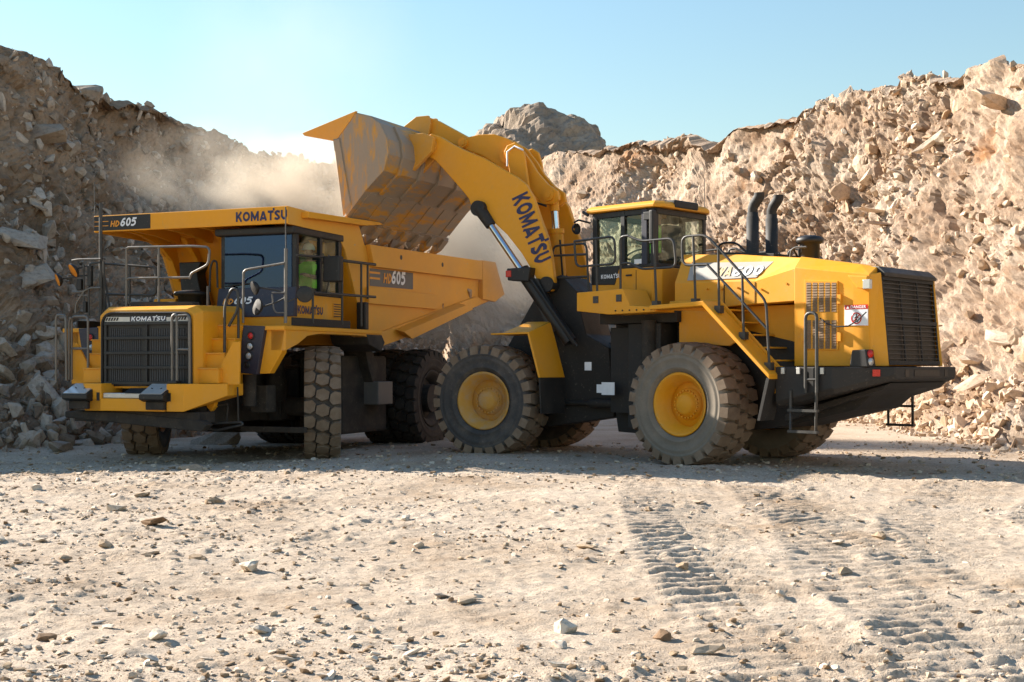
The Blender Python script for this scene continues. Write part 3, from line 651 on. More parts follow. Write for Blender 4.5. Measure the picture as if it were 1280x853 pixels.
def seat(parent, M, name='seat'):
    s = MB(); s.box(-.25, .27, -.25, .25, -.12, .02); s.box(-.34, -.20, -.24, .24, 0, .62); s.box(-.33, -.22, -.13, .13, .64, .82); s.cyl((0, 0, -.5), (0, 0, -.1), .12)
    return s.build(name, M_seat, parent, .03, M)
# ------------------------------------------------------------------ wheel loader: rear frame RF, front frame FF (articulated to the left)
RF = Frame((3.88, 21.98, 0), (-.725, .688)); FF = Frame((.224, 24.52, 0), (-.899, .438))
loader = empty('wheel_loader', RF.M)
tag(loader, 'yellow wheel loader emptying its raised bucket over the truck', 'wheel loader')
FM = RF.I @ FF.M                                     # front frame in the rear frame's axes
def lp(mb, name, mat, bevel=.012, front=False, parent=None):
    return mb.build(name, mat, parent or loader, bevel, FM if (front and parent is None) else None)
WL = (M_rub_lit, M_tread, M_yel); WLF = (M_rub, M_tread, M_rimd)
for s in (1, -1):
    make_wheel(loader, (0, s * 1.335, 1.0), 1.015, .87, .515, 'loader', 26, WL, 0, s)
    make_wheel(loader, (0, s * 1.335, 1.0), 1.015, .87, .515, 'loader', 26, WLF, 0, s, base=FM)
# chassis
m = MB(); m.prism([(-2.9, 1.2), (-2.6, .95), (-1.2, .62), (1.0, .42), (2.05, .45), (2.15, 1.0), (2.1, 2.45), (.4, 2.45), (-2.9, 1.7)], -.72, .72); lp(m, 'rear_frame', M_blkd)
m = MB(); m.cyl((0, -1.1, 1.0), (0, 1.1, 1.0), .24); m.lathe([(-.5, .26), (-.3, .46), (.3, .46), (.5, .26)], (0, 0, 1.0), n=20); lp(m, 'rear_axle', M_frame)
m = MB(); m.cyl((0, -1.1, 1.0), (0, 1.1, 1.0), .24); m.lathe([(-.5, .26), (-.3, .46), (.3, .46), (.5, .26)], (0, 0, 1.0), n=20); lp(m, 'front_axle', M_frame, front=True)
m = MB(); m.box(.75, 1.45, .72, 1.2, .55, 2.35); m.box(1.5, 2.0, .72, 1.0, .8, 2.3); m.box(.75, 1.45, -1.2, -.72, .55, 2.35); lp(m, 'side_tank', M_blkd)
m = MB(); m.cyl((.98, 1.22, 1.0), (.98, 1.22, 2.4), .13); lp(m, 'steering_accumulator', M_frame)
m = MB(); m.box(2.0, 2.75, -.32, .32, .75, 1.05); m.box(2.0, 2.75, -.32, .32, 1.75, 2.05); m.cyl((2.3, 0, .6), (2.3, 0, 2.25), .14); lp(m, 'centre_hitch', M_blkd)
for s in (1, -1):
    m = MB(); a, b = Vector((1.35, s * .62, .95)), RF.I @ FF.M @ Vector((-.85, s * .62, .95)); m.cyl(a, a.lerp(b, .6), .085); m.cyl(a.lerp(b, .55), b, .045); lp(m, 'steering_cylinder', M_blkd)
for (u, v, w, h) in ((735, 458, 8, 10), (749, 486, 6, 10), (760, 486, 15, 15)):
    p = RF.at(u, v, y=1.21); k = p.y and .0148; m = MB(); m.box(p.x - w * k * .65, p.x + w * k * .65, 1.2, 1.212, p.z - h * k * .5, p.z + h * k * .5); lp(m, 'warning_plate', M_wht, 0)
m = MB(); m.box(.45, 2.12, -1.15, 1.15, 2.36, 2.62); lp(m, 'cab_mount', M_blkd)
# platform under the cab, fender and stairs on both sides
for s in (1, -1):
    def Y(a, b): return (s * a, s * b)
    m = MB(); m.prism([(2.22, 2.90), (2.22, 2.58), (1.5, 2.50), (.50, 2.52), (.50, 2.60), (1.05, 2.64), (1.2, 2.93)], *Y(1.0, 1.66)); lp(m, 'walkway_platform', M_yel)
    m = MB(); m.prism([(.55, 2.62), (-.52, 2.66), (-1.74, 1.50), (-1.74, 1.42), (-.50, 2.58), (.55, 2.55)], *Y(1.36, 1.78)); lp(m, 'rear_fender', M_yel)
    m = MB(); m.prism([(.45, 2.55), (-.55, 2.50), (-1.68, 1.45), (-1.68, 1.60), (-.55, 2.70), (.1, 2.70), (.45, 2.7)], *Y(1.32, 1.36)); lp(m, 'stair_stringer', M_yel)
    m = MB(); m.prism([(.5, 2.55), (-.45, 2.57), (-.9, 2.15), (-.5, 1.95), (.5, 2.0)], *Y(.96, 1.02)); lp(m, 'wheel_arch_panel', M_yeld)
    for k in range(5):
        f = (k + .5) / 5; x, z = -1.62 + f * 1.15, 1.62 + f * 1.02; m = MB(); m.box(x - .13, x + .11, *sorted(Y(.71, 1.31)), z - .025, z); lp(m, 'stair_tread', M_yel, .006)
    m = MB(); m.box(-1.70, -1.56, *sorted(Y(1.30, 1.50)), 1.2, 1.62); lp(m, 'stair_foot', M_yel)
    m = MB(); m.prism([(-1.72, 1.44), (-1.66, 1.44), (-1.50, .78), (-1.55, .78)], *Y(1.34, 1.74)); lp(m, 'mudflap', M_blkd, .004)
# engine hood: front section, rear section, radiator
def sec(x, ys, zb, zc, yt, zt): return [(x, ys, zb), (x, ys, zc), (x, yt, zt), (x, -yt, zt), (x, -ys, zc), (x, -ys, zb)]
m = MB(); m.loft([sec(.62, .98, 2.5, 3.02, .72, 3.53), sec(-.55, .98, 2.60, 3.0, .72, 3.46), sec(-.98, .99, 2.62, 2.985, .74, 3.41), sec(-1.745, 1.03, 2.64, 3.15, .86, 3.33)]); hood = lp(m, 'engine_hood', M_yel)
m = MB(); m.box(-1.745, .6, -.70, .70, 1.62, 2.605); lp(m, 'stair_recess_wall', M_yel)
m = MB(); m.loft([sec(-1.752, 1.08, 1.62, 3.165, .88, 3.345), sec(-2.77, 1.08, 1.62, 3.03, .86, 3.17), sec(-3.03, 1.07, 1.62, 2.99, .84, 3.11)]); rear = lp(m, 'engine_enclosure', M_yel)
for s in (1, -1):
    m = MB(); m.hexa([(-3.03, s * 1.07, 1.62), (-3.26, s * .90, 1.62), (-3.20, s * .86, 1.62), (-3.0, s * .9, 1.62)], [(-3.03, s * 1.06, 3.0), (-3.12, s * .88, 3.03), (-3.08, s * .85, 3.03), (-3.0, s * .9, 3.0)]); lp(m, 'radiator_surround', M_yel)
m = MB(); m.loft([[(-2.9, .80, 3.145), (-2.9, -.80, 3.145), (-2.9, -.8, 3.10), (-2.9, .8, 3.10)], [(-3.06, .84, 3.125), (-3.06, -.84, 3.125), (-3.06, -.84, 3.0), (-3.06, .84, 3.0)], [(-3.17, .86, 3.03), (-3.17, -.86, 3.03), (-3.17, -.86, 2.97), (-3.17, .86, 2.97)]]); lp(m, 'hood_tail_cap', M_blk)
gx0 = lambda z: -3.22 + (z - 1.62) * .085
m = MB(); m.hexa([(gx0(1.62) + .035, -.84, 1.64), (gx0(1.62) + .035, .84, 1.64), (gx0(1.62) + .05, .84, 1.64), (gx0(1.62) + .05, -.84, 1.64)], [(gx0(3) + .035, -.84, 2.96), (gx0(3) + .035, .84, 2.96), (gx0(3) + .05, .84, 2.96), (gx0(3) + .05, -.84, 2.96)]); grl = lp(m, 'radiator_grille', M_blk, 0)
for z0, z1 in ((1.64, 1.70), (2.26, 2.32), (2.92, 2.98)):
    m = MB(); m.hexa([(gx0(z0) - .02, -.85, z0), (gx0(z0) - .02, .85, z0), (gx0(z0) + .05, .85, z0), (gx0(z0) + .05, -.85, z0)], [(gx0(z1) - .02, -.85, z1), (gx0(z1) - .02, .85, z1), (gx0(z1) + .05, .85, z1), (gx0(z1) + .05, -.85, z1)]); m.build('grille_rail', M_blkd, grl)
for k in range(17):
    z = 1.73 + k * .071
    if abs(z - 2.29) < .05: continue
    m = MB(); m.box(gx0(z) - .012, gx0(z) + .02, -.83, .83, z, z + .011); m.build('grille_slat', M_rail, grl)
for y in (-.84, -.28, .28, .84):
    m = MB(); m.tube([(gx0(1.66), y, 1.66), (gx0(2.96), y, 2.96)], .016, 6); m.build('grille_bar', M_blkd, grl)
# side panels of the hood
def panel(pts, y, t, mat, name, parent=None, bevel=.006):
    q = RF.side(y, *pts); mb = MB(); mb.prism(q, y - .01, y + t); return lp(mb, name, mat, bevel, parent=parent)
vd = panel([(1006, 350), (1048, 351.5), (1048.6, 438), (1006, 437)], 1.08, .022, M_yel, 'vent_door')
for v0, v1 in ((353.5, 390), (400.5, 436)):
    for k in range(5):
        u = 1008.5 + k * 7.9; q = RF.side(1.09, (u, v0), (u + 5.8, v0), (u + 5.8, v1), (u, v1)); mb = MB(); mb.prism(q, 1.095, 1.1045); mb.build('vent_opening', M_louv, vd)
        xa, xb = q[0][0], q[1][0]; mb = MB()
        for j in range(11):
            z = q[3][1] + (q[0][1] - q[3][1]) * (j + .5) / 11; mb.hexa([(xa, 1.104, z - .012), (xb, 1.104, z - .012), (xb, 1.104, z), (xa, 1.104, z)], [(xa, 1.110, z - .022), (xb, 1.110, z - .022), (xb, 1.110, z - .016), (xa, 1.110, z - .016)])
        mb.build('louvre', M_louv, vd)
for u, v in ((1049.5, 374), (1049.5, 421), (1004, 421)):
    p = RF.at(u, v, y=1.1); mb = MB(); mb.box(p.x - .03, p.x + .03, 1.085, 1.125, p.z - .07, p.z + .07); mb.build('hinge', M_yel, vd)
sg = panel([(1056, 381.9), (1085, 382.6), (1085, 407), (1056, 407)], 1.08, .012, M_wht, 'warning_sign', bevel=0)
a = RF.at(1056, 387.2, y=1.094); b = RF.at(1085, 387.2, y=1.094); c = RF.at(1056, 381.9, y=1.094); rt = (b - a)
mb = MB(); mb.box(min(a.x, b.x), max(a.x, b.x), 1.09, 1.0955, a.z, c.z + .002); mb.build('sign_header', M_red, sg)
wsg = abs(b.x - a.x); lettering('DANGER', M_wht, sg, (a.x - wsg * .26, 1.096, a.z + .012), (-1, 0, 0), (0, 0, 1), wsg * .66, .045, bold=.02)
mb = MB(); mb.add([(a.x - wsg * .07, 1.0985, a.z + .012), (a.x - wsg * .2, 1.0985, a.z + .012), (a.x - wsg * .135, 1.0985, a.z + .055)], [(0, 1, 2)]); mb.build('warning_triangle', M_wht, sg)
cx, cz = a.x - wsg * .5, a.z - .135
mb = MB(); mb.lathe([(0, .088), (.003, .088), (.003, .070), (0, .070)], (cx, 1.094, cz), n=28); mb.hexa([(cx - .06, 1.094, cz + .05), (cx - .05, 1.094, cz + .06), (cx + .06, 1.094, cz - .05), (cx + .05, 1.094, cz - .06)], [(cx - .06, 1.098, cz + .05), (cx - .05, 1.098, cz + .06), (cx + .06, 1.098, cz - .05), (cx + .05, 1.098, cz - .06)]); mb.build('prohibition_ring', M_red, sg)
mb = MB(); mb.lathe([(0, .014), (.002, .014), (.002, .001)], (cx, 1.093, cz + .05), n=10)
for p, q in (((0, .035), (0, -.01)), ((0, -.01), (.025, -.06)), ((0, -.01), (-.025, -.06)), ((0, .025), (.035, .0)), ((0, .025), (-.035, .0))): mb.tube([(cx + p[0], 1.093, cz + p[1]), (cx + q[0], 1.093, cz + q[1])], .007, 5)
mb.build('walking_figure', M_blk, sg)
m = MB(); m.tube([RF.at(*q, y=yy) for q, yy in (((1025, 398), 1.12), ((1034, 405), 1.2), ((1046, 408.6), 1.22), ((1060, 408), 1.22), ((1072, 401), 1.2), ((1083, 390), 1.13))], .011, 6); lp(m, 'hose', M_blk, 0)
m = MB(); q = RF.side(1.08, (1064, 345), (1089, 345.5), (1087, 362), (1076, 361)); m.prism(q, 1.07, 1.20); lh = lp(m, 'lamp_housing', M_yel)
p = RF.at(1081.5, 355.5, y=1.2); m = MB(); m.box(p.x - .09, p.x + .03, 1.15, 1.225, p.z - .07, p.z + .07); m.build('work_lamp', M_lens, lh, .01)
p = RF.at(1083, 448, y=1.08); m = MB(); m.prism([(p.x + .16, p.z - .13), (p.x - .14, p.z - .13), (p.x - .10, p.z + .13), (p.x + .12, p.z + .12)], 1.05, 1.30); tl = lp(m, 'tail_light', M_blk)
for dz, mt, nm in ((.065, M_red, 'red_lens'), (-.055, M_lens, 'white_lens')):
    m = MB(); m.lathe([(0, .06), (.03, .055), (.04, .001)], (p.x - .12, 1.20, p.z + dz), (-1, .18, 0), 16); m.build(nm, mt, tl)
for u, v in ((884, 361.6), (902, 361.6), (922, 360), (952, 362), (984, 354.7)):
    p = RF.at(u, v, y=1.0); m = MB(); m.cyl((p.x, .97, p.z), (p.x, 1.035, p.z), .018, n=8); lp(m, 'panel_latch', M_yel, 0)
m = MB(); m.box(-1.7505, -1.7465, -.99, 1.055, 1.63, 3.1); lp(m, 'panel_gap', M_blk, 0)
for x0, x1, z0, z1 in ((-.985, -.977, 2.63, 2.975), (-.39, -.382, 2.60, 2.985)):
    m = MB(); m.box(x0, x1, .975, 1.0, z0, z1); lp(m, 'panel_seam', M_blk, 0)
m = MB(); m.box(1.50, 1.508, .895, .906, 2.66, 3.30); lp(m, 'panel_seam', M_blk, 0)
m = MB(); m.box(1.60, 1.72, .895, .925, 3.20, 3.23); lp(m, 'door_handle', M_blk, .004)
for k in range(6):
    m = MB(); m.cyl((1.35 - .15 * k, 1.655, 2.56), (1.35 - .15 * k, 1.672, 2.56), .014, n=8); lp(m, 'bolt', M_frame, 0)
for k in range(4):
    m = MB(); m.tube([(2.05, .25 + .09 * k, 2.2 - .2 * k), (2.5, .42 + .09 * k, 1.9 - .2 * k), (2.95, .2 + .07 * k, 1.95 - .22 * k)], .025, 7, .15); lp(m, 'joint_hose', M_blk, 0)
# name decal on the sloping hood shoulder
hp, hn = (.0, .98, 3.01), Vector((0, .47, .26)).normalized()
q = [RF.plane(u, v, Vector(hp) + hn * .012, hn) for u, v in ((864, 329), (967, 327), (945, 347), (859, 351))]
mesh_obj('hood_decal', q, [(0, 1, 2, 3)], M_greyl, loader)
upv = Vector((1, 0, 0)).cross(hn) * -1
if upv.z < 0: upv = -upv
for body, u0, u1, mt in (('WA', 893, 912, M_wa), ('600', 913, 950, M_wht)):
    a = RF.plane(u0, 346, Vector(hp) + hn * .018, hn); b = RF.plane(u1, 346, Vector(hp) + hn * .018, hn)
    block_letters(body, mt, loader, a, (-1, 0, 0), upv, abs(a.x - b.x), .185, t=.22, shear=.2)
# exhausts, air intake
for x, y in ((-.45, .24), (-.52, -.24)):
    m = MB(); m.lathe([(3.3, .105), (4.13, .105), (4.13, .092), (4.2, .092), (4.2, .001)], (x, y, 0), (0, 0, 1), 18)
    m.tube([(x, y, 4.15), (x, y, 4.26), (x - .03, y, 4.34), (x - .10, y, 4.42), (x - .13, y, 4.47), (x - .13, y, 4.52)], .088, 14); lp(m, 'exhaust_stack', M_blkd, 0)
m = MB(); m.lathe([(3.2, .165), (3.62, .165), (3.63, .19), (3.66, .225), (3.70, .225), (3.74, .19), (3.765, .10), (3.77, .001)], (-1.39, 0, 0), (0, 0, 1), 26); m.tube([(-1.25, .02, 3.3), (-1.2, .2, 3.55), (-1.36, .17, 3.58)], .02, 6); lp(m, 'air_precleaner', M_blk, 0)
m = MB(); m.prism([(.2, 3.49), (-1.0, 3.40), (-1.0, 3.47), (.1, 3.56)], -.55, .45); lp(m, 'hood_top_grille', M_blkd)
# counterweight
plan = [(-1.70, 1.55), (-2.68, 1.55), (-3.42, 1.02), (-3.42, -1.02), (-2.68, -1.55), (-1.70, -1.55)]
zb = lambda x: 1.42 + (x + 3.42) * -.30 if x < -2.6 else 1.20 + (x + 2.68) * -.22
m = MB(); m.loft([[(x, y * .96, zb(x)) for x, y in plan], [(x, y, min(zb(x) + .09, 1.5)) for x, y in plan], [(x, y, 1.61) for x, y in plan]]); cw = lp(m, 'counterweight', M_blkd, .02)
for y0, y1, z0, z1 in ((-.42, .42, 1.47, 1.56), (.60, .72, 1.46, 1.57), (-.72, -.60, 1.46, 1.57)):
    m = MB(); m.box(-3.428, -3.40, y0, y1, z0, z1); m.build('counterweight_slot', M_blk, cw)
for s in (1, -1):
    c = Vector((-3.20, s * 1.19, 1.52)); d = Vector((-.53, s * .74 * 0 + .74 * s, 0)); n = Vector((-.58, s * .81, 0)); e = Vector((.81, s * .58, 0)) * .055
    m = MB(); m.hexa([c - e - Vector((0, 0, .05)) + n * .005, c + e - Vector((0, 0, .05)) + n * .005, c + e - Vector((0, 0, .05)) + n * .02, c - e - Vector((0, 0, .05)) + n * .02], [c - e + Vector((0, 0, .05)) + n * .005, c + e + Vector((0, 0, .05)) + n * .005, c + e + Vector((0, 0, .05)) + n * .02, c - e + Vector((0, 0, .05)) + n * .02]); m.build('reflector', M_red, cw)
for x in (-1.85, -2.12, -2.52):
    m = MB(); m.box(x - .03, x + .03, 1.55, 1.585, 1.50, 1.60); m.build('lid_latch', M_steel, cw, .006)
m = MB(); m.prism([(-3.3, 1.37), (-1.5, .86), (-1.5, .74), (-3.2, 1.28)], -.95, .95); lp(m, 'belly_guard', M_blkd)
for s in (1, -1):
    m = MB(); m.tube([(-2.26, s * 1.60, 1.22), (-2.26, s * 1.60, 2.42), (-2.45, s * 1.60, 2.42), (-2.45, s * 1.60, 1.22)], .026, 8, .09); m.tube([(-2.26, s * 1.60, 1.42), (-2.45, s * 1.60, 1.42)], .02, 6); lp(m, 'grab_rail', M_rail, 0)
    m = MB(); m.tube([(-1.98, s * 1.56, 1.25), (-1.98, s * 1.57, .62), (-2.42, s * 1.57, .62), (-2.42, s * 1.56, 1.25)], .026, 6)
    ld = lp(m, 'hanging_ladder', M_rail, 0)
    for z in (.95, .63):
        m = MB(); m.box(-2.45, -1.95, s * 1.57 - .04, s * 1.57 + .04, z - .02, z + .02); m.build('rung', M_rail, ld)
# handrails on the left walkway and the stairs
def rail(pts, name='handrail', y=1.62, r=.021, mat=M_rail, fil=.12, foot=False):
    m = MB(); q = [RF.at(u, v, y=y) for u, v in pts]; m.tube(q, r, 8, fil)
    if foot: p = q[-1]; m.box(p.x - .05, p.x + .05, p.y - .05, p.y + .05, p.z - .05, p.z + .05)
    return lp(m, name, mat, 0)
for y in (1.62, -1.62):
    def rr(pts, name='handrail', foot=False):
        m = MB(); q = [RF.at(u, v, y=1.62) for u, v in pts]; q = [Vector((p.x, y, p.z)) for p in q]; m.tube(q, .021, 8, .12)
        if foot: p = q[-1]; m.box(p.x - .055, p.x + .055, p.y - .055, p.y + .055, p.z - .06, p.z + .06)
        lp(m, name, M_rail, 0)
    rr([(718, 302), (768, 295.5), (769.5, 330), (720, 333.8), (718, 302)])
    rr([(744.8, 299), (746.8, 375)], 'rail_post', True)
    rr([(785, 295), (801, 301.8), (842, 298), (845.5, 334), (801, 336.8), (787.6, 328.6), (777, 329.8)])
    rr([(785.6, 294.8), (775.5, 296), (775.7, 373)], 'rail_post', True); rr([(817.5, 300.7), (820.5, 381)], 'rail_post', True)
    rr([(884, 331), (853.4, 332), (852.4, 296), (882, 293.8), (898, 310), (957.7, 376.5), (961.6, 458)], 'stair_rail', True)
    rr([(884, 331), (926, 375.5), (958.5, 411)], 'stair_rail'); rr([(866.5, 295), (869.5, 378)], 'rail_post', True); rr([(897.9, 310), (898.9, 387)], 'rail_post', True); rr([(927.8, 344), (929.7, 420)], 'rail_post', True)
rail([(691, 365), (691, 308), (733, 304), (736, 367)], y=1.0); rail([(691, 320), (734, 318)], y=1.0); rail([(691, 348), (735, 346)], y=1.0)
rail([(898, 316), (899, 306), (906, 303.7), (920, 303.3), (934, 316)], y=-.9); rail([(988, 322), (989, 313), (994, 309.5), (1008, 309)], y=.5, r=.018)
# cab
c0, c1, yl, yr, z0, z1 = 2.49, 1.04, .90, -.62, 2.92, 4.36
m = MB(); m.loft([[(c0 + .02, yl, z), (c1 + .12, yl, z), (c1, yl - .14, z), (c1, yr + .14, z), (c1 + .12, yr, z), (c0 + .02, yr, z)] for z in (2.6, 3.34)]); lp(m, 'cab_base', M_yel)
m = MB(); m.prism([(c0 + .03, 3.40), (c0 + .03, 3.08), (1.98, 3.06), (1.86, 3.40)], yl - .02, yl + .012); lp(m, 'cab_skirt', M_blk)
cb = MB(); cb.box(c1 + .02, c0, yr, yl, 3.34, 3.40); cab = lp(cb, 'cab_frame', M_blk)
for nm, x, y, w in (('front_pillar', c0 - .05, yl - .04, .05), ('front_pillar', c0 - .05, yr + .04, .05), ('rear_pillar', c1 + .10, yl - .05, .055), ('rear_pillar', c1 + .10, yr + .05, .055), ('door_pillar', 1.80, yl - .035, .045), ('door_pillar', 1.32, yl - .03, .06), ('door_pillar', 1.6, yr + .03, .05)):
    m = MB(); m.box(x - w, x + w, y - .045, y + .045, 3.38, z1); m.build(nm, M_decal if (abs(x - 1.32) < .01) else M_blk, cab, .01)
m = MB(); m.box(c1 + .03, c0 - .02, yl - .06, yl, z1 - .10, z1); m.box(c1 + .03, c0 - .02, yr, yr + .06, z1 - .10, z1); m.box(c1 + .03, c1 + .09, yr, yl, z1 - .10, z1); m.box(c0 - .08, c0 - .02, yr, yl, z1 - .10, z1); m.build('roof_rail', M_blk, cab, .01)
m = MB(); xs_ = [(c0 + .16, yl - .1), (c0 + .10, yl + .07), (c1 + .02, yl + .07), (c1 - .08, yl - .10), (c1 - .08, yr + .1), (c1 + .02, yr - .07), (c0 + .10, yr - .07), (c0 + .16, yr + .1)]
m.loft([[(x, y, z1 + .005) for x, y in xs_], [(x, y, z1 + .075) for x, y in xs_], [(1.77 + (x - 1.77) * .93, .14 + (y - .14) * .9, z1 + .125) for x, y in xs_]]); lp(m, 'cab_roof', M_yel, .02)
m = MB(); m.box(c1 - .1, c1 + .28, -.18, .52, z1 + .02, z1 + .16); lp(m, 'air_conditioner', M_blkd, .03)
for nm, b in (('side_window', ((1.85, 3.40), (2.43, 3.40), (2.43, 4.28), (1.85, 4.28))), ('door_window', ((1.40, 3.42), (1.75, 3.42), (1.75, 4.28), (1.40, 4.28))), ('side_window', ((1.18, 3.40), (1.26, 3.40), (1.26, 4.28), (1.18, 4.28)))):
    for y in (yl - .03, yr + .03):
        m = MB(); m.prism(b, y - .004, y + .004); m.build(nm, M_glass, cab)
for x, nm in ((c0 - .04, 'windscreen'), (c1 + .06, 'rear_window')):
    m = MB(); m.box(x - .004, x + .004, yr + .1, yl - .1, 3.40, 4.28); m.build(nm, M_glass, cab)
m = MB(); m.tube([(2.2, .15, 3.4), (2.12, .15, 3.62)], .04); m.lathe([(-.012, .18), (.012, .2), (.012, .16), (-.012, .18)], (2.1, .15, 3.65), (.5, 0, 1), 20); m.build('steering_wheel', M_cabin, cab)
seat(cab, Matrix.Translation((1.55, .15, 3.50)))
a = RF.at(751.5, 349, y=yl + .014); b = RF.at(776, 349, y=yl + .014); block_letters("KOMAT'SU", M_wht, loader, a, (-1, 0, 0), (0, 0, 1), abs(a.x - b.x), .075)
m = MB(); p = RF.at(798, 327, y=yl + .01); m.box(p.x - .09, p.x + .09, yl, yl + .012, p.z - .04, p.z + .04); lp(m, 'door_label', M_wht, 0)
for y, s in ((yl + .28, 1), (yr - .28, -1)):
    m = MB(); m.tube([(c0 + .05, y - s * .28, 4.20), (c0 + .18, y - s * .1, 4.25), (c0 + .2, y, 4.2)], .018, 6); mi = lp(m, 'mirror_arm', M_blk, 0); m = MB(); m.lathe([(-.05, .02), (-.04, .07), (.0, .10), (.03, .10)], (c0 + .16, y, 4.08), (-1, 0, 0), 18); m.build('mirror', M_blk, mi)
    m = MB(); m.tube([(c0 + .04, y - s * .2, 4.33), (c0 + .16, y - s * .2, 4.40)], .03, 6); lp(m, 'work_lamp', M_blk, 0)
m = MB(); m.box(1.10, 1.24, yl + .02, yl + .14, 4.14, 4.28); wl = lp(m, 'work_lamp', M_blk, .01); m = MB(); m.box(1.07, 1.10, yl + .03, yl + .13, 4.15, 4.27); m.build('lens', M_lens, wl)
m = MB(); m.box(1.02, 1.10, yl + .05, yl + .17, 3.72, 4.30); lp(m, 'door_mirror', M_blk, .02)
m = MB(); m.tube([(c1 - .02, yr + .15, z1), (c1 - .02, yr + .15, 5.0)], .007, 5); lp(m, 'antenna', M_blk, 0)
pd = seated_person(RF.M @ Matrix.Translation((1.56, .15, 3.50)), 'operator in green vest sitting in the cab of the loader', M_hat)

# ---- front frame, lift arms, bell crank, bucket
m = MB(); m.prism([(1.0, .85), (1.0, 1.5), (.1, 1.9), (-.72, 3.2), (-1.05, 3.3), (-1.35, 3.0), (-1.55, 2.2), (-2.0, 1.95), (-2.1, .7), (-.8, .5)], -.62, .62); lp(m, 'front_frame', M_blkd, .02, True)
for s in (1, -1):
    q = FF.side(.8, (541, 168), (553, 172), (566, 180), (583, 188.5), (608, 199), (630, 212), (648, 222), (659, 231), (668.5, 247), (677, 273), (686, 297), (691, 320), (695, 352), (692, 364), (684, 366), (677, 358), (668.5, 341), (654, 317), (636, 294), (620, 279), (611, 276), (600, 272), (592, 260), (588, 249), (580, 239), (560, 216), (546, 201), (536, 196), (530, 186), (533, 174))
    m = MB(); m.prism(q, s * .74, s * .88); arm = lp(m, 'lift_arm', M_yel, .02, True)
    tp = FF.at(540, 184, y=.8); m = MB(); m.cyl((tp.x, s * .68, tp.z), (tp.x, s * .93, tp.z), .16, n=20); m.cyl((tp.x, s * .6, tp.z), (tp.x, s * .96, tp.z), .06, n=12); m.build('pin_boss', M_buckety, arm, .01)
    bp = FF.at(686, 356, y=.8); m = MB(); m.cyl((bp.x, s * .6, bp.z), (bp.x, s * .93, bp.z), .14, n=20); m.build('pivot_boss', M_blkd, arm, .01)
    lc = FF.at(603, 262, y=.8); lb = FF.at(716, 428, y=.8); lc.y = lb.y = s * .8 + s * .12; d = lb - lc; k0, k1 = lc + d * .13, lc + d * .47
    m = MB(); m.cyl(k0 - d * .02, k1 + d * .1, .062, n=16); cyl = lp(m, 'lift_cylinder_rod', M_chr, 0, True)
    m = MB(); m.cyl(lc - Vector((0, s * .10, 0)), lc + Vector((0, s * .09, 0)), .145, n=18); m.cyl(lc, k0, .12, .10, n=14); m.build('rod_eye', M_blkd, cyl, .01)
    m = MB(); m.cyl(k1, lb, .125, n=18); m.cyl(k1, k1 + d * .035, .15, n=18); lp(m, 'lift_cylinder', M_blk, .006, True)
    m = MB(); o_ = Vector((-.13, s * .10, -.05)); m.tube([k1 + o_ + d * .05, lb + o_], .03, 6); m.tube([k1 + o_ * 1.4 + d * .05, lb + o_ * 1.6], .022, 6); lp(m, 'hydraulic_pipe', M_blk, 0, True)
    h = FF.at(650, 342, y=1.0); m = MB(); m.prism([(h.x + .22, h.z + .09), (h.x + .2, h.z - .13), (h.x - .22, h.z - .16), (h.x - .26, h.z + .10)], s * .86, s * 1.12); br = lp(m, 'lamp_bracket', M_blk, .02, True)
    m = MB(); m.box(h.x + .12, h.x + .23, s * 1.10 if s > 0 else -1.135, 1.135 if s > 0 else -1.10, h.z - .07, h.z + .05); m.build('turn_signal', M_red, br, .01)
    m = MB(); m.prism([(h.x - .1, h.z - .1), (h.x - .35, h.z - .1), (-1.25, 2.3), (-1.0, 2.2)], s * .84, s * 1.0); lp(m, 'lamp_post', M_blk, .01, True)
    # fender over the front wheel
    q = [(-.19, 2.205), (-.93, 2.225), (-.93, 2.19), (-.19, 2.18)]
    m = MB(); m.prism(q, s * 1.0, s * 1.77); lp(m, 'front_fender', M_yel, .006, True)
    m = MB(); m.loft([[(-.90, s * 1.77, 2.22), (-.94, s * 1.77, 2.22), (-1.02, s * .98, 2.42), (-.98, s * .98, 2.42)], [(-1.12, s * 1.77, 1.42), (-1.16, s * 1.77, 1.42), (-1.30, s * 1.0, 1.42), (-1.26, s * 1.0, 1.42)]]); m.add([(-.92, s * 1.77, 2.222), (-1.0, s * .98, 2.43), (-.55, s * .98, 2.43), (-.45, s * 1.77, 2.222)], [(0, 1, 2, 3)]); lp(m, 'fender_panel', M_yel, .01, True)
    m = MB(); m.loft([[(-1.12, s * 1.75, 1.42), (-1.15, s * 1.75, 1.42), (-1.29, s * 1.02, 1.42), (-1.26, s * 1.02, 1.42)], [(-1.15, s * 1.74, .78), (-1.17, s * 1.74, .78), (-1.31, s * 1.02, .78), (-1.29, s * 1.02, .78)]]); lp(m, 'front_mudflap', M_blkd, .004, True)
m = MB(); t0 = FF.at(622, 236, y=.8); m.cyl((t0.x, -.76, t0.z), (t0.x, .76, t0.z), .22, n=20); lp(m, 'arm_cross_tube', M_yel, 0, True)
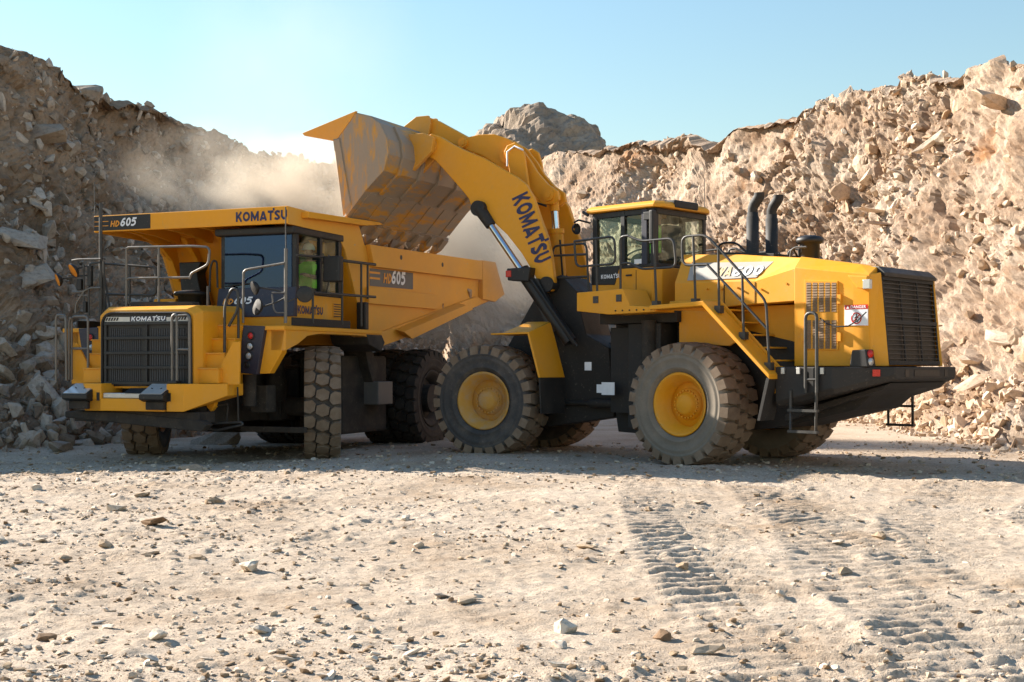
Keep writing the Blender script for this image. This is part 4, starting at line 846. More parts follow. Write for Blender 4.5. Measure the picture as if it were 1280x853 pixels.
for s in (1, -1):
    q = FF.side(0, (578, 181), (590, 174), (604, 170.5), (624, 170), (640, 175.5), (655, 185), (668, 202), (677, 217), (690, 232), (702, 240), (704, 251), (697, 257), (683, 257), (672, 243), (655, 228), (640, 226), (632, 212), (610, 197), (588, 189))
    m = MB(); m.prism(q, s * .16 - .05, s * .16 + .05); bc = lp(m, 'bell_crank', M_yel, .015, True)
    for (u, v, rd) in ((586, 181, .10), (642, 196, .17), (692, 246, .11)):
        p = FF.at(u, v, y=0); m = MB(); m.cyl((p.x, s * .10, p.z), (p.x, s * .27, p.z), rd, n=20); m.cyl((p.x, s * .1, p.z), (p.x, s * .29, p.z), rd * .55, n=14); m.build('pin_boss', M_yel, bc, .01)
    p = FF.at(642, 196, y=.45); q2 = FF.side(.4, (630, 190), (634, 182), (644, 178), (652, 183), (656, 196), (662, 236), (640, 236), (636, 210)); m = MB(); m.prism(q2, s * .34, s * .42); lp(m, 'crank_bracket', M_yel, .02, True)
q = FF.side(0, (520, 158), (527, 149), (538, 147.5), (548, 151), (590, 174), (592, 184), (584, 188), (545, 170), (528, 166)); m = MB(); m.prism(q, -.10, .10); lp(m, 'bucket_link', M_yel, .02, True)
a, b = FF.at(692, 246, y=0), FF.at(702, 388, y=0); d = b - a
m = MB(); m.cyl(a, a + d * .34, .07, n=14); tc = lp(m, 'tilt_cylinder_rod', M_chr, 0, True); m = MB(); m.cyl(a - Vector((0, .1, 0)), a + Vector((0, .1, 0)), .12, n=16); m.cyl(a, a + d * .13, .10, .09); m.build('rod_eye', M_yel, tc)
m = MB(); m.cyl(a + d * .30, b, .135, n=18); m.cyl(a + d * .29, a + d * .33, .155, n=18); lp(m, 'tilt_cylinder', M_yel, .006, True)
for (u0, v0), (u1, v1), y in (((596, 199), (640, 232), .70), ((700, 300), (706, 372), .3), ((640, 232), (683, 258), .25)):
    m = MB(); a = FF.at(u0, v0, y=y); b = FF.at(u1, v1, y=y); m.tube([a, a.lerp(b, .5) + Vector((0, 0, -.08)), b], .02, 6); lp(m, 'hydraulic_hose', M_blk, 0, True)
m = MB(); m.tube([FF.at(634, 208, y=.45), FF.at(634, 190, y=.45), FF.at(643, 183, y=.45), FF.at(654, 188, y=.45)], .018, 6); lp(m, 'grease_line', M_wht, 0, True)
ks = FF.at(650, 245, y=.884); ke = FF.at(679, 326, y=.884); dr = (ke - ks); L_ = dr.length; dr.normalize(); up = Vector((0, 1, 0)).cross(dr); up = up if up.x < 0 else -up
# letters read down the arm, their tops towards the machine
block_letters("KOMAT'SU", M_navy, loader, ks - up * .17 + dr * -.02, dr, up, L_ * 1.03, .34, depth=.006 if dr.cross(up).y > 0 else -.010, M=FM)
# bucket
prof = [(3.45, 6.10), (2.56, 6.36), (2.2, 6.26), (1.98, 6.10), (1.83, 5.80), (1.80, 5.52), (1.90, 5.22), (2.29, 4.88), (2.80, 4.34)]
def offset(pr, t):
    out = []
    for i, p in enumerate(pr):
        a, b = pr[max(i - 1, 0)], pr[min(i + 1, len(pr) - 1)]; dx, dz = b[0] - a[0], b[1] - a[1]; l = math.hypot(dx, dz); out.append((p[0] + -dz / l * -t, p[1] + dx / l * -t))
    return out
inn = offset(prof, -.05)
BY = 2.0
m = MB(); m.prism(prof + inn[::-1], -BY + .05, BY - .05); bk = lp(m, 'bucket', M_bucket, .006, True)
for s in (1, -1):
    e = [(2.60, 6.35), (2.2, 6.25), (1.98, 6.10), (1.83, 5.80), (1.80, 5.52), (1.90, 5.22), (2.29, 4.88), (2.72, 4.42), (2.86, 4.9), (2.98, 5.86)]
    m = MB(); m.prism(e, s * (BY - .05), s * BY); m.build('bucket_side', M_bucket, bk, .008)
    m = MB(); m.prism([(2.50, 6.37), (3.71, 6.05), (3.66, 6.0), (2.96, 5.84), (2.62, 6.2)], s * (BY - .06), s * (BY + .012)); m.build('spill_guard', M_buckety, bk, .006)
    m = MB(); m.loft([[(2.78, s * BY, 4.42), (2.60, s * BY, 4.62), (2.62, s * (BY + .03), 4.66), (2.78, s * (BY + .03), 4.50)], [(3.02, s * BY, 5.9), (2.86, s * BY, 5.9), (2.86, s * (BY + .03), 5.86), (2.98, s * (BY + .03), 5.86)]]); m.build('side_cutter', M_bucket, bk, .004)
def along(f):                                        # point on the floor from heel (0) to edge (1)
    return (2.29 + .51 * f, 4.88 - .54 * f)
nx, nz = -.727, -.687
for k in range(7):
    y = -1.72 + k * .573; a, b = along(.05), along(.95); m = MB()
    m.hexa([(a[0], y - .12, a[1]), (b[0], y - .12, b[1]), (b[0], y + .12, b[1]), (a[0], y + .12, a[1])], [(a[0] + nx * .016, y - .12, a[1] + nz * .016), (b[0] + nx * .016, y - .12, b[1] + nz * .016), (b[0] + nx * .016, y + .12, b[1] + nz * .016), (a[0] + nx * .016, y + .12, a[1] + nz * .016)]); m.build('wear_plate', M_bucket, bk, .004)
for k in range(5):
    y = -1.5 + k * .75; m = MB(); m.prism(offset(prof[3:8], .045) + prof[3:8][::-1], y - .05, y + .05); m.build('back_rib', M_bucket, bk, .004)
m = MB(); a, b = along(.92), along(1.28); m.hexa([(a[0], -BY, a[1]), (b[0], -BY, b[1]), (b[0], BY, b[1]), (a[0], BY, a[1])], [(a[0] + nx * .045, -BY, a[1] + nz * .045), (b[0] + nx * .01, -BY, b[1] + nz * .01), (b[0] + nx * .01, BY, b[1] + nz * .01), (a[0] + nx * .045, BY, a[1] + nz * .045)]); m.build('cutting_edge', M_bucket, bk, 0)
for k in range(8):
    y = -1.86 + k * .531; a, b, c = along(.95), along(1.3), along(1.68); m = MB()
    m.loft([[(p[0] + nx * t0, y - w, p[1] + nz * t0), (p[0] + nx * t0, y + w, p[1] + nz * t0), (p[0] + nx * t1, y + w, p[1] + nz * t1), (p[0] + nx * t1, y - w, p[1] + nz * t1)] for p, w, t0, t1 in ((a, .10, -.03, .09), (b, .10, -.06, .10), (c, .055, -.015, .02))]); m.build('tooth', M_bucket, bk, .008)
for s in (1, -1):
    m = MB(); m.prism([(1.40, 5.95), (1.45, 5.68), (1.85, 5.35), (1.95, 5.6), (2.0, 6.05), (1.62, 6.05)], s * .60, s * .70); m.build('mounting_ear', M_buckety, bk, .01)
    m = MB(); m.prism([(1.40, 5.95), (1.45, 5.68), (1.85, 5.35), (1.95, 5.6), (2.0, 6.05), (1.62, 6.05)], s * .93, s * 1.03); m.build('mounting_ear', M_buckety, bk, .01)
    m = MB(); p = FF.at(533, 155, y=0); m.prism([(p.x - .15, p.z + .12), (p.x + .12, p.z + .12), (2.6, 6.36), (2.0, 6.12), (p.x - .2, p.z - .05)], s * .12, s * .2); m.build('link_ear', M_buckety, bk, .01)
# ------------------------------------------------------------------ rigid dump truck TF (x towards its own front)
TF = Frame((-5.24, 24.0, -.12), (-.366, -.93))
truck = empty('dump_truck', TF.M)
tag(truck, 'yellow rigid dump truck with a wide canopy being loaded from behind', 'dump truck')
def tp_(mb, name, mat, bevel=.012, parent=None): return mb.build(name, mat, parent or truck, bevel)
WT = (M_rub, M_tread, M_yeld); WTR = (M_frame, M_frame, M_frame)  # rear wheels all in dark chassis colour, painting in the shade under the body
make_wheel(truck, (0, 1.925, 1.05), 1.06, .64, .60, 'truck', 24, WT, R(30), 1)
make_wheel(truck, (0, -1.925, 1.05), 1.06, .64, .60, 'truck', 24, WT, R(27), -1)
for s in (1, -1):
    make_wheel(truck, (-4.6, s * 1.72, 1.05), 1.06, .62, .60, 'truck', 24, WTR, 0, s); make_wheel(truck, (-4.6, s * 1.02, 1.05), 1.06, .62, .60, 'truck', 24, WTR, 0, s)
# chassis
for s in (1, -1):
    m = MB(); m.prism([(2.4, 1.0), (2.4, 1.5), (-1.5, 1.7), (-6.4, 1.9), (-6.4, 1.5), (-1.5, 1.1)], s * .42, s * .62); tp_(m, 'frame_rail', M_frame)
    m = MB(); m.cyl((0.1, s * 1.05, .8), (.05, s * .95, 2.0), .17); m.cyl((0.1, s * 1.05, .75), (.05, s * .98, 1.5), .20); tp_(m, 'suspension_strut', M_frame)
    m = MB(); m.box(-3.2, -1.3, s * .65 if s > 0 else -1.6, 1.6 if s > 0 else -.65, .42, 1.95); tp_(m, 'fuel_tank', M_frame, .05)  # tanks drawn oversized and dark to fill the bright gap under the body
m = MB(); m.cyl((0, -1.7, 1.0), (0, 1.7, 1.0), .17); m.box(-.25, .25, -1.2, 1.2, .75, 1.1); tp_(m, 'front_axle', M_frame)
m = MB(); m.cyl((-4.6, -2.0, 1.05), (-4.6, 2.0, 1.05), .30); m.lathe([(-.6, .32), (-.35, .55), (.35, .55), (.6, .32)], (-4.6, 0, 1.05), n=20); tp_(m, 'rear_axle', M_frame)
m = MB(); m.box(.2, 2.35, -.75, .75, .75, 2.3); m.box(-3.2, .2, -.4, .4, .8, 1.5); tp_(m, 'engine_block', M_frame)
p = TF.at(481, 492, y=1.9); m = MB(); m.box(p.x - .32, p.x + .32, 1.55, 1.92, p.z - .22, p.z + .24); tp_(m, 'step_box', M_grey, .02)
m = MB(); m.prism(TF.side(1.75, (452, 427), (459, 430), (470, 458), (464, 480), (458, 460)), 1.3, 1.8); tp_(m, 'rear_mudguard', M_frame, .01)
# bumper
plan = [(2.9, .66), (2.9, 1.0), (2.42, 1.52), (1.95, 1.52), (1.95, .66)]
for s in (1, -1):
    m = MB(); m.loft([[(x, s * y, .99 if x > 2.6 else 1.25) for x, y in plan], [(x, s * y, 1.45) for x, y in plan]]); bl = tp_(m, 'bumper_platform', M_yel)
    m = MB(); m.box(2.895, 2.906, s * .72 - .03, s * .72 + .03, 1.16, 1.30); m.build('tow_slot', M_blk, bl)
m = MB(); m.box(2.55, 2.90, -1.0, .62, .99, 1.20); tp_(m, 'bumper_beam', M_yel)
m = MB(); m.box(2.50, 2.86, -.66, .60, 1.203, 1.29); tp_(m, 'bumper_lit_top', M_steel)  # pale colour stands for the sunlit top of the bumper, not bare steel
m = MB(); m.prism([(2.88, 1.292), (2.62, 1.292), (2.62, 1.37), (2.72, 1.37)], -.22, .30); tp_(m, 'licence_bracket', M_blk, .008)
for u0, u1 in ((80, 111), (176, 206)):
    a, b = TF.at(u0, 490, x=3.0).y, TF.at(u1, 490, x=3.0).y; m = MB(); m.prism([(3.06, 1.19), (3.06, 1.27), (2.72, 1.44), (2.64, 1.42), (2.64, 1.17), (2.95, 1.15)], a, b); hl = tp_(m, 'headlamp', M_blk)
    m = MB(); m.hexa([(3.055, a + .03, 1.278), (3.055, b - .03, 1.278), (2.735, b - .03, 1.438), (2.735, a + .03, 1.438)], [(3.06, a + .03, 1.288), (3.06, b - .03, 1.288), (2.74, b - .03, 1.448), (2.74, a + .03, 1.448)]); m.build('lamp_cover', M_lens, hl)
    m = MB(); cy = (a + b) / 2; m.tube([(2.90, cy - .1 + .2 * t, 1.36 - .05 * math.sin(t * 3.1) + .02) for t in (0, .3, .6, 1)], .01, 5); m.build('cable', M_blk, hl)
    m = MB(); m.box(2.6, 2.96, a + .06, b - .06, 1.02, 1.15); m.build('lamp_mount', M_frame, hl, .01)
m = MB(); m.prism(TF.front(2.72, (84, 514), (150, 515), (254, 526), (262, 531), (254, 540), (150, 529), (84, 522)), 2.60, 2.78, 'x'); tp_(m, 'tow_guard', M_frame, .02)
m = MB(); m.box(2.3, 2.75, -1.35, 1.2, .80, .98); tp_(m, 'lower_crossmember', M_frame)
# hood and grille
def hsec(x, w, z0, z1, c): return [(x, w, z0), (x, w, z1 - c), (x, w - c * 1.3, z1), (x, -w + c * 1.3, z1), (x, -w, z1 - c), (x, -w, z0)]
m = MB(); m.loft([hsec(2.56, .96, 1.36, 2.70, .10), hsec(2.40, 1.03, 1.36, 2.76, .10), hsec(.95, 1.06, 1.4, 2.80, .10)]); tp_(m, 'engine_hood', M_yel, .02)
q = TF.front(2.565, (128.5, 483), (128.5, 402), (134, 394), (140, 392.5), (236, 392), (238, 396), (238, 483)); m = MB(); m.prism(q, 2.555, 2.58, 'x'); gr = tp_(m, 'radiator_grille', M_blk, .004)
for u0, u1 in ((138, 177), (188, 232)):
    q = TF.front(2.58, (u0, 411), (u1, 411), (u1, 477), (u0, 477)); m = MB(); m.prism(q, 2.577, 2.584, 'x'); co = m.build('radiator_core', M_core, gr)
    ya, yb = q[0][0], q[1][0]; m = MB()
    for k in range(15):
        y = ya + (yb - ya) * (k + .5) / 15; m.box(2.583, 2.592, y - .006, y + .006, q[2][1], q[0][1])
    m.build('core_fin', M_blkd, gr)
for v in (405, 423, 441.5, 459.5, 479):
    a, b = TF.at(130, v, x=2.62), TF.at(236, v, x=2.62); m = MB(); m.box(2.60, 2.63, a.y, b.y, a.z - .025, a.z + .025); m.build('grille_bar', M_blk, gr, .004)
for u in (131, 182, 235):
    a, b = TF.at(u, 404, x=2.62), TF.at(u, 482, x=2.62); m = MB(); m.box(2.585, 2.61, a.y - .025, a.y + .025, b.z, a.z); m.build('grille_post', M_blk, gr, .004)
m = MB(); m.tube([(2.60, TF.at(u, v, x=2.6).y, TF.at(u, v, x=2.6).z) for u, v in ((127.5, 484), (127.5, 402), (132, 394), (140, 391.5), (238, 391.5), (239.5, 484))], .022, 6, .12); m.build('grille_rim', M_blkd, gr)
q = TF.front(2.585, (133, 396.5), (236, 396.5), (236, 402.5), (131, 402.5)); m = MB(); m.prism(q, 2.58, 2.592, 'x'); np_ = tp_(m, 'name_plate', M_steel, 0)
a, b = TF.at(164, 402, x=2.594), TF.at(206, 402, x=2.594); block_letters("KOMAT'SU", M_wht, np_, (2.594, a.y, a.z + .005), (0, 1, 0), (0, 0, 1), b.y - a.y, .075, shear=.2)
m = MB(); m.box(2.589, 2.5935, a.y - .03, b.y + .03, a.z - .003, a.z + .088); m.build('plate_field', M_decal, np_)
for s in range(10):
    y = (-.82 + s * .055) if s < 5 else (.56 + (s - 5) * .055); m = MB(); z = a.z + .015; m.hexa([(2.592, y, z), (2.592, y + .03, z), (2.597, y + .03, z), (2.597, y, z)], [(2.592, y + .03, z + .055), (2.592, y + .06, z + .055), (2.597, y + .06, z + .055), (2.597, y + .03, z + .055)]); m.build('plate_stripe', M_blk, np_)
q = TF.front(2.3, (158, 377), (236, 377), (238, 385), (158, 385)); m = MB(); m.prism(q, 2.0, 2.2, 'x'); tp_(m, 'deck_coaming', M_blkd)
# stairs up to the deck, both sides
for s in (1, -1):
    for k, (u0, u1, v) in enumerate(((240, 272, 461), (251, 280, 442), (262, 293, 424), (272, 300, 407))):
        x = 2.50 - .17 * k; y0, y1 = TF.at(u0, v, x=x).y, TF.at(u1, v, x=x).y; z = TF.at(u0, v, x=x).z
        m = MB(); m.box(x - .20, x - .02, *sorted((s * y0, s * y1)), 1.455 if k == 0 else z - .27, z - .012); m.build('stair_step', M_yel, truck, .006)
        m = MB(); m.box(x - .22, x, *sorted((s * (y0 - .01), s * (y1 + .005))), z - .012, z + .012); m.build('stair_tread', M_yeld, truck, .003)
    q = [(s * y, z) for y, z in TF.front(2.38, (273, 462), (291, 428), (300, 427), (299, 481), (272, 481))]; m = MB(); m.prism(q, 2.34, 2.38, 'x'); tp_(m, 'stair_side', M_yel, .006)
# headlight towers, front fenders, deck
for s in (1, -1):
    g = lambda pts, x: [(s * y, z) for y, z in TF.front(x, *pts)]
    m = MB(); m.prism(g(((306, 407), (333, 408), (323, 468.5), (299, 466)), 1.9), 1.78, 1.95, 'x'); ht = tp_(m, 'light_tower', M_decal)
    for v, u, rd, mt, nm in ((420, 313.5, .055, M_red, 'turn_signal'), (433, 312.5, .058, M_lens, 'headlight'), (445, 311, .058, M_lens, 'headlight'), (456, 308.5, .045, M_blk, 'fog_light')):
        p = TF.at(u, v, x=1.95); m = MB(); m.lathe([(-.03, rd * 1.35), (.02, rd * 1.35), (.02, rd), (.0, rd)], (1.95, s * p.y, p.z), (1, 0, 0), 20); m.build('lamp_ring', M_blk, ht); m = MB(); m.lathe([(.005, rd), (.018, rd * .6), (.022, .001)], (1.95, s * p.y, p.z), (1, 0, 0), 16); m.build(nm, mt, ht)
    m = MB(); m.prism(g(((333, 412), (356, 413), (352, 441), (337, 467), (323, 467.5)), 1.86), 1.70, 1.86, 'x'); tp_(m, 'front_fender', M_yel)
    m = MB(); m.prism([(1.86, 2.36), (1.86, 2.0), (1.45, 2.12), (1.15, 2.26), (.7, 2.31), (-.9, 2.31), (-1.2, 2.26), (-1.6, 2.26), (-1.6, 2.36)], s * 2.0, s * 2.29); tp_(m, 'wheel_arch', M_yeld)
    m = MB(); m.prism([(1.93, 2.42), (1.93, 2.345), (-1.62, 2.355), (-1.62, 2.43)], s * 1.04, s * 2.31); tp_(m, 'deck', M_yel)
    m = MB(); m.box(-.4, 1.6, s * 2.24 if s > 0 else -2.28, 2.28 if s > 0 else -2.24, 2.435, 2.57); tp_(m, 'toe_board', M_blkd, .004)
m = MB(); m.box(-1.6, 1.0, -1.03, 1.03, 2.345, 2.42); tp_(m, 'deck_plate', M_blkd)
m = MB(); m.prism([(-1.0, 2.34), (-1.62, 2.34), (-1.75, 2.2), (-1.6, 2.02), (-1.1, 2.15)], 1.5, 2.3); tp_(m, 'rear_fender', M_frame)
# cab
X0, X1, YR, YL, Z0, Z1 = 1.10, -.50, .50, 2.04, 2.43, 4.14
m = MB(); m.prism([(X0 + .12, Z0), (X0 + .10, 2.66), (X0 + .02, 3.0), (X1, 3.0), (X1, Z0)], YR, YL); cabb = tp_(m, 'cab_base', M_yel)
m = MB(); m.prism([(X0 + .125, 2.60), (X0 + .03, 3.12), (X0 - .02, 3.12), (X0 - .02, 2.60)], YR - .04, YL + .01); tp_(m, 'cab_front_panel', M_decal)
cb = MB(); cb.box(X1, X0, YR, YL, 3.0, 3.06); cab = tp_(cb, 'cab_frame', M_blk)
for nm, x, y, w in (('front_pillar', X0 - .04, YR + .04, .045), ('front_pillar', X0 - .04, YL - .04, .05), ('door_pillar', .25, YL - .03, .04), ('rear_pillar', X1 + .05, YL - .04, .06), ('rear_pillar', X1 + .05, YR + .04, .06), ('door_pillar', .25, YR + .03, .04)):
    m = MB(); m.box(x - w, x + w, y - .04, y + .04, 3.05, Z1); m.build(nm, M_blk, cab, .01)
m = MB(); m.box(X1 - .05, X0 + .14, YR - .05, YL + .03, Z1 - .10, Z1 + .03); tp_(m, 'cab_roof', M_blk, .03)
m = MB(); m.box(X0 - .02, X0 + .01, YR + .08, YL - .09, 3.12, Z1 - .1); m.build('windscreen', M_glassb, cab)
for y in (YL - .03, YR + .03):
    for nm, a, b in (('door_window', .29, X0 - .09), ('side_window', X1 + .11, .21)):
        m = MB(); m.box(a, b, y - .005, y + .005, 3.06, Z1 - .1); m.build(nm, M_glass, cab)
m = MB(); m.box(X1 + .02, X1 + .03, YR + .1, YL - .1, 3.06, Z1 - .1); m.build('rear_window', M_glass, cab)
m = MB(); m.tube([(.75, 1.40, 3.0), (.62, 1.40, 3.3)], .04); m.lathe([(-.012, .2), (.012, .22), (.012, .18), (-.012, .2)], (.6, 1.40, 3.33), (-.6, 0, 1), 20); m.build('steering_wheel', M_cabin, cab)
m = MB(); m.box(.7, X0 - .06, YR + .1, YL - .1, 2.98, 3.16); m.build('dashboard', M_cabin, cab, .03)
seat(cab, Matrix.Translation((-.10, 1.60, 3.02))); seat(cab, Matrix.Translation((.0, .90, 3.0)))
seated_person(TF.M @ Matrix.Translation((-.08, 1.62, 3.02)), 'driver in bright green vest sitting in the cab of the dump truck', M_hat)
m = MB(); m.tube([(X0 + .05, .62, 3.16), (X0 + .04, 1.2, 3.2)], .012, 5); m.tube([(X0 + .05, .62, 3.16), (X0 + .08, .8, 3.14)], .014, 5); tp_(m, 'wiper', M_blk, 0)
m = MB(); m.tube([TF.at(u, v, x=X0 + .1) for u, v in ((262, 365), (263, 335), (266, 326), (271, 327), (272, 360))], .02, 6, .05); tp_(m, 'grab_handle', M_blk, 0)
a, b = TF.at(278.5, 381, x=X0 + .11), TF.at(291, 381, x=X0 + .11); fn = Vector((.95, 0, .2)).normalized(); fu = Vector((-.17, 0, .985))
c = TF.at(314, 381, x=X0 + .11)
block_letters('HD', M_org, truck, (X0 + .108, a.y, a.z), (0, 1, 0), fu, b.y - a.y, .10, t=.22, shear=.25, depth=.012); block_letters('605', M_wht, truck, (X0 + .108, b.y + .02, a.z), (0, 1, 0), fu, c.y - b.y - .02, .13, t=.22, shear=.25, depth=.012)
a, b = TF.at(372, 392, y=YL + .006), TF.at(403.5, 393, y=YL + .006); block_letters("KOMAT'SU", M_navy, truck, a, (-1, 0, 0), (0, 0, 1), abs(a.x - b.x), .14)
q = TF.side(YL, (416, 379), (428, 380), (428, 398), (416, 397)); m = MB(); m.prism(q, YL, YL + .012); lv = tp_(m, 'cab_vent', M_yeld, 0)
for k in range(6):
    z = q[3][1] + (q[0][1] - q[3][1]) * (k + .5) / 6; m = MB(); m.box(min(q[1][0], q[0][0]) + .02, max(q[1][0], q[0][0]) - .02, YL + .01, YL + .018, z - .008, z + .008); m.build('vent_slot', M_blk, lv)
# body: sides, rails, floor, headboard, canopy
side = [(1.37, 4.49), (1.37, 4.185), (-.15, 4.15), (-.45, 4.06), (-.62, 3.90), (-1.17, 2.79), (-1.45, 2.15), (-2.02, 2.11), (-7.73, 3.30), (-8.31, 3.48), (-7.73, 4.19), (-1.39, 4.06), (-1.15, 4.44)]
for s in (1, -1):
    m = MB(); m.prism(side, s * 1.99, s * 2.05); bs = tp_(m, 'body_side', M_bed, .01)
    m = MB(); m.prism([(-1.42, 4.075), (-6.98, 4.185), (-6.98, 3.74), (-1.60, 3.66)], s * 2.05, s * 2.15); m.build('top_rail', M_bed, bs, .012)
    for x in (-2.75, -4.75):
        m = MB(); m.cyl((x, s * 2.14, 3.93), (x, s * 2.153, 3.93), .05, n=12); m.build('rail_hole', M_blk, bs)
    q = TF.side(2.12, (461, 359), (547, 369), (547, 387), (461, 379.5)); m = MB(); m.prism(q, s * 2.05, s * 2.12); m.build('middle_rail', M_bed, bs, .01)
    m = MB(); m.prism([(-6.98, 4.20), (-7.76, 4.215), (-8.34, 3.48), (-7.75, 3.27), (-6.98, 3.30)], s * 2.05, s * 2.16); m.build('tail_plate', M_bed, bs, .012)
    q = TF.side(2.15, (478, 416), (598, 371), (613, 376), (592, 386), (514, 421), (475, 435)); m = MB(); m.prism(q, s * 2.05, s * 2.10); m.build('floor_beam', M_bed, bs, .01)
    q = TF.side(2.25, (502, 412), (580, 379), (590, 384), (513, 421)); m = MB(); m.prism(q, s * 2.10, s * 2.30, poly1=[(x, z - .05) for x, z in q]); m.build('side_rubber_guard', M_bed, bs, .01)
    m = MB(); m.prism([(.95, 4.44), (-1.75, 4.53), (-1.9, 4.50), (-1.2, 4.41), (.95, 4.33)], s * 2.05, s * 2.19); m.build('canopy_flange', M_yel, bs, .01)
    m = MB(); m.prism([(-.62, 3.9), (-1.17, 2.79), (-1.27, 2.79), (-.74, 3.95)], s * 1.75, s * 1.99); m.build('headboard_edge', M_yel, bs, .008)
m = MB(); m.prism([(-1.45, 2.15), (-2.02, 2.11), (-7.73, 3.30), (-8.30, 3.42), (-8.30, 3.50), (-7.7, 3.42), (-2.0, 2.28), (-1.5, 2.30)], -1.985, 1.985); tp_(m, 'body_floor', M_bed)
m = MB(); m.prism([(-.62, 3.92), (-1.17, 2.79), (-1.45, 2.16), (-1.55, 2.20), (-1.28, 2.8), (-.76, 3.95), (-.55, 4.30), (-.40, 4.30)], -1.985, 1.985); hb = tp_(m, 'headboard', M_yel)
for y in (-1.2, -.4, .4, 1.2):
    m = MB(); m.prism([(-.42, 4.2), (-.62, 3.92), (-1.17, 2.79), (-1.10, 2.75), (-.50, 3.85), (-.1, 4.2)], y - .05, y + .05); m.build('headboard_rib', M_yel, hb, .006)
m = MB(); m.prism([(1.36, 4.43), (1.36, 4.485), (-1.15, 4.435), (-1.2, 4.40), (-.5, 4.28), (-.4, 4.28), (-.3, 4.37)], -1.985, 1.985); cn = tp_(m, 'canopy', M_yel)
m = MB(); m.box(1.362, 1.40, -2.05, 2.05, 4.19, 4.492); fa = m.build('canopy_fascia', M_yel, cn, .012)
for y in (-1.5, -.75, 0, .75, 1.5):
    m = MB(); m.prism([(1.36, 4.43), (1.36, 4.25), (.3, 4.20), (-.4, 4.1), (-.4, 4.28), (-.3, 4.37)], y - .04, y + .04); m.build('canopy_rib', M_yel, cn, .006)
for s in (1, -1):
    m = MB(); m.prism([(1.36, 4.43), (1.36, 4.25), (.6, 4.2), (0, 4.05), (-.35, 3.8), (-.6, 3.4), (-.75, 3.4), (-.4, 4.28)], s * 1.62, s * 1.70); m.build('canopy_gusset', M_yel, cn, .006)
m = MB(); p0, p1 = TF.at(117.8, 286, x=1.402), TF.at(188, 268.5, x=1.402); m.box(1.40, 1.404, -2.04, p1.y, 4.215, 4.475); dc = m.build('canopy_decal', M_blk, cn)
for z in (4.30, 4.38): m = MB(); m.box(1.404, 1.407, -2.03, -1.72, z - .006, z + .006); m.build('decal_stripe', M_org, dc)
a, b, c = (TF.at(u, 280.5, x=1.408).y for u in (138, 149, 169.5))
block_letters('HD', M_org, truck, (1.408, a, 4.275), (0, 1, 0), (0, 0, 1), b - a, .11, t=.22, shear=.2); block_letters('605', M_wht, truck, (1.408, b + .02, 4.275), (0, 1, 0), (0, 0, 1), c - b - .02, .155, t=.22, shear=.2)
a, b = TF.at(295, 277, x=1.403).y, TF.at(359, 274, x=1.403).y; block_letters("KOMAT'SU", M_navy, truck, (1.403, a, 4.255), (0, 1, 0), (0, 0, 1), b - a, .17)
q = TF.side(2.052, (462, 335.5), (516, 341.5), (516, 362), (462, 357.5)); m = MB(); m.prism(q, 2.051, 2.058); bd = tp_(m, 'body_decal', M_grey, 0)
for v in (340.5, 347.5):
    a, b = TF.at(462, v, y=2.06), TF.at(475, v + 1.3, y=2.06); m = MB(); m.prism([(a.x, a.z - .02), (b.x, b.z - .02), (b.x, b.z + .02), (a.x, a.z + .02)], 2.058, 2.062); m.build('decal_stripe', M_org, bd)
a, b, c = TF.at(479, 354, y=2.064), TF.at(489, 355, y=2.064), TF.at(506, 357, y=2.064); rt = (c - a)
block_letters('HD', M_org, truck, a, rt, (0, 0, 1), (b - a).length, .20, t=.22, shear=.2); block_letters('605', M_wht, truck, b, rt, (0, 0, 1), (c - b).length, .27, t=.22, shear=.1)
# things on the deck
p = TF.at(238, 380, x=1.3); m = MB(); m.lathe([(2.4, .22), (2.98, .22), (2.99, .26), (3.02, .30), (3.06, .28), (3.09, .12), (3.09, .001)], (1.3, p.y, 0), (0, 0, 1), 24); m.cyl((1.3, p.y - .1, 2.62), (1.3, p.y + .45, 2.62), .2, n=16); tp_(m, 'air_cleaner', M_blk, 0)
p = TF.at(210, 374, x=1.2); m = MB(); m.box(.9, 1.3, p.y - .24, p.y + .24, 2.43, 2.95); tp_(m, 'battery_box', M_yel, .02)
p = TF.at(232, 340, x=.3); m = MB(); m.prism([(p.y - .3, p.z + .2), (p.y + .2, p.z + .2), (p.y + .1, p.z), (p.y + .3, p.z - .9), (p.y - .2, p.z - .9)], -.2, .1, 'x'); tp_(m, 'exhaust_shroud', M_blk, .02)
def trail(pts, x=None, y=None, r=.022, fil=.08, mat=M_rail, name='handrail'):
    m = MB(); m.tube([TF.at(u, v, x=x, y=y) for u, v in pts], r, 7, fil); return tp_(m, name, mat, 0)
trail([(70, 476), (70, 397), (72, 394), (82, 394), (83, 476)], x=2.55, mat=M_raill); trail([(89.5, 475), (89.5, 400), (92, 396), (110, 395.5), (110, 474)], x=2.45, mat=M_raill); trail([(90, 436), (110, 436)], x=2.45, mat=M_raill)
trail([(86, 475), (86, 402), (89, 397)], x=2.5, mat=M_raill)
trail([(128, 384), (128, 332), (131, 329.7), (192, 334), (195, 336), (195, 366), (192, 369.5), (129, 368)], x=1.5); trail([(162, 333), (162, 380)], x=1.5); 
trail([(158, 386), (158, 311), (161, 309.5), (240, 307.8), (259, 309), (262, 313), (260.5, 331), (239, 342), (237, 349)], x=1.95, mat=M_raill); trail([(158, 350), (161, 348), (238, 347)], x=1.95, mat=M_raill); trail([(198.5, 309), (198.5, 378)], x=1.95, mat=M_raill); trail([(260, 358), (260, 384)], x=1.9)
trail([(215, 478), (215, 397), (217, 393.5), (221, 393), (221, 478)], x=2.78, mat=M_raill); trail([(218, 395), (235, 394), (237, 398), (237, 482)], x=2.78, mat=M_raill); trail([(221, 437), (236, 437)], x=2.78, mat=M_raill)
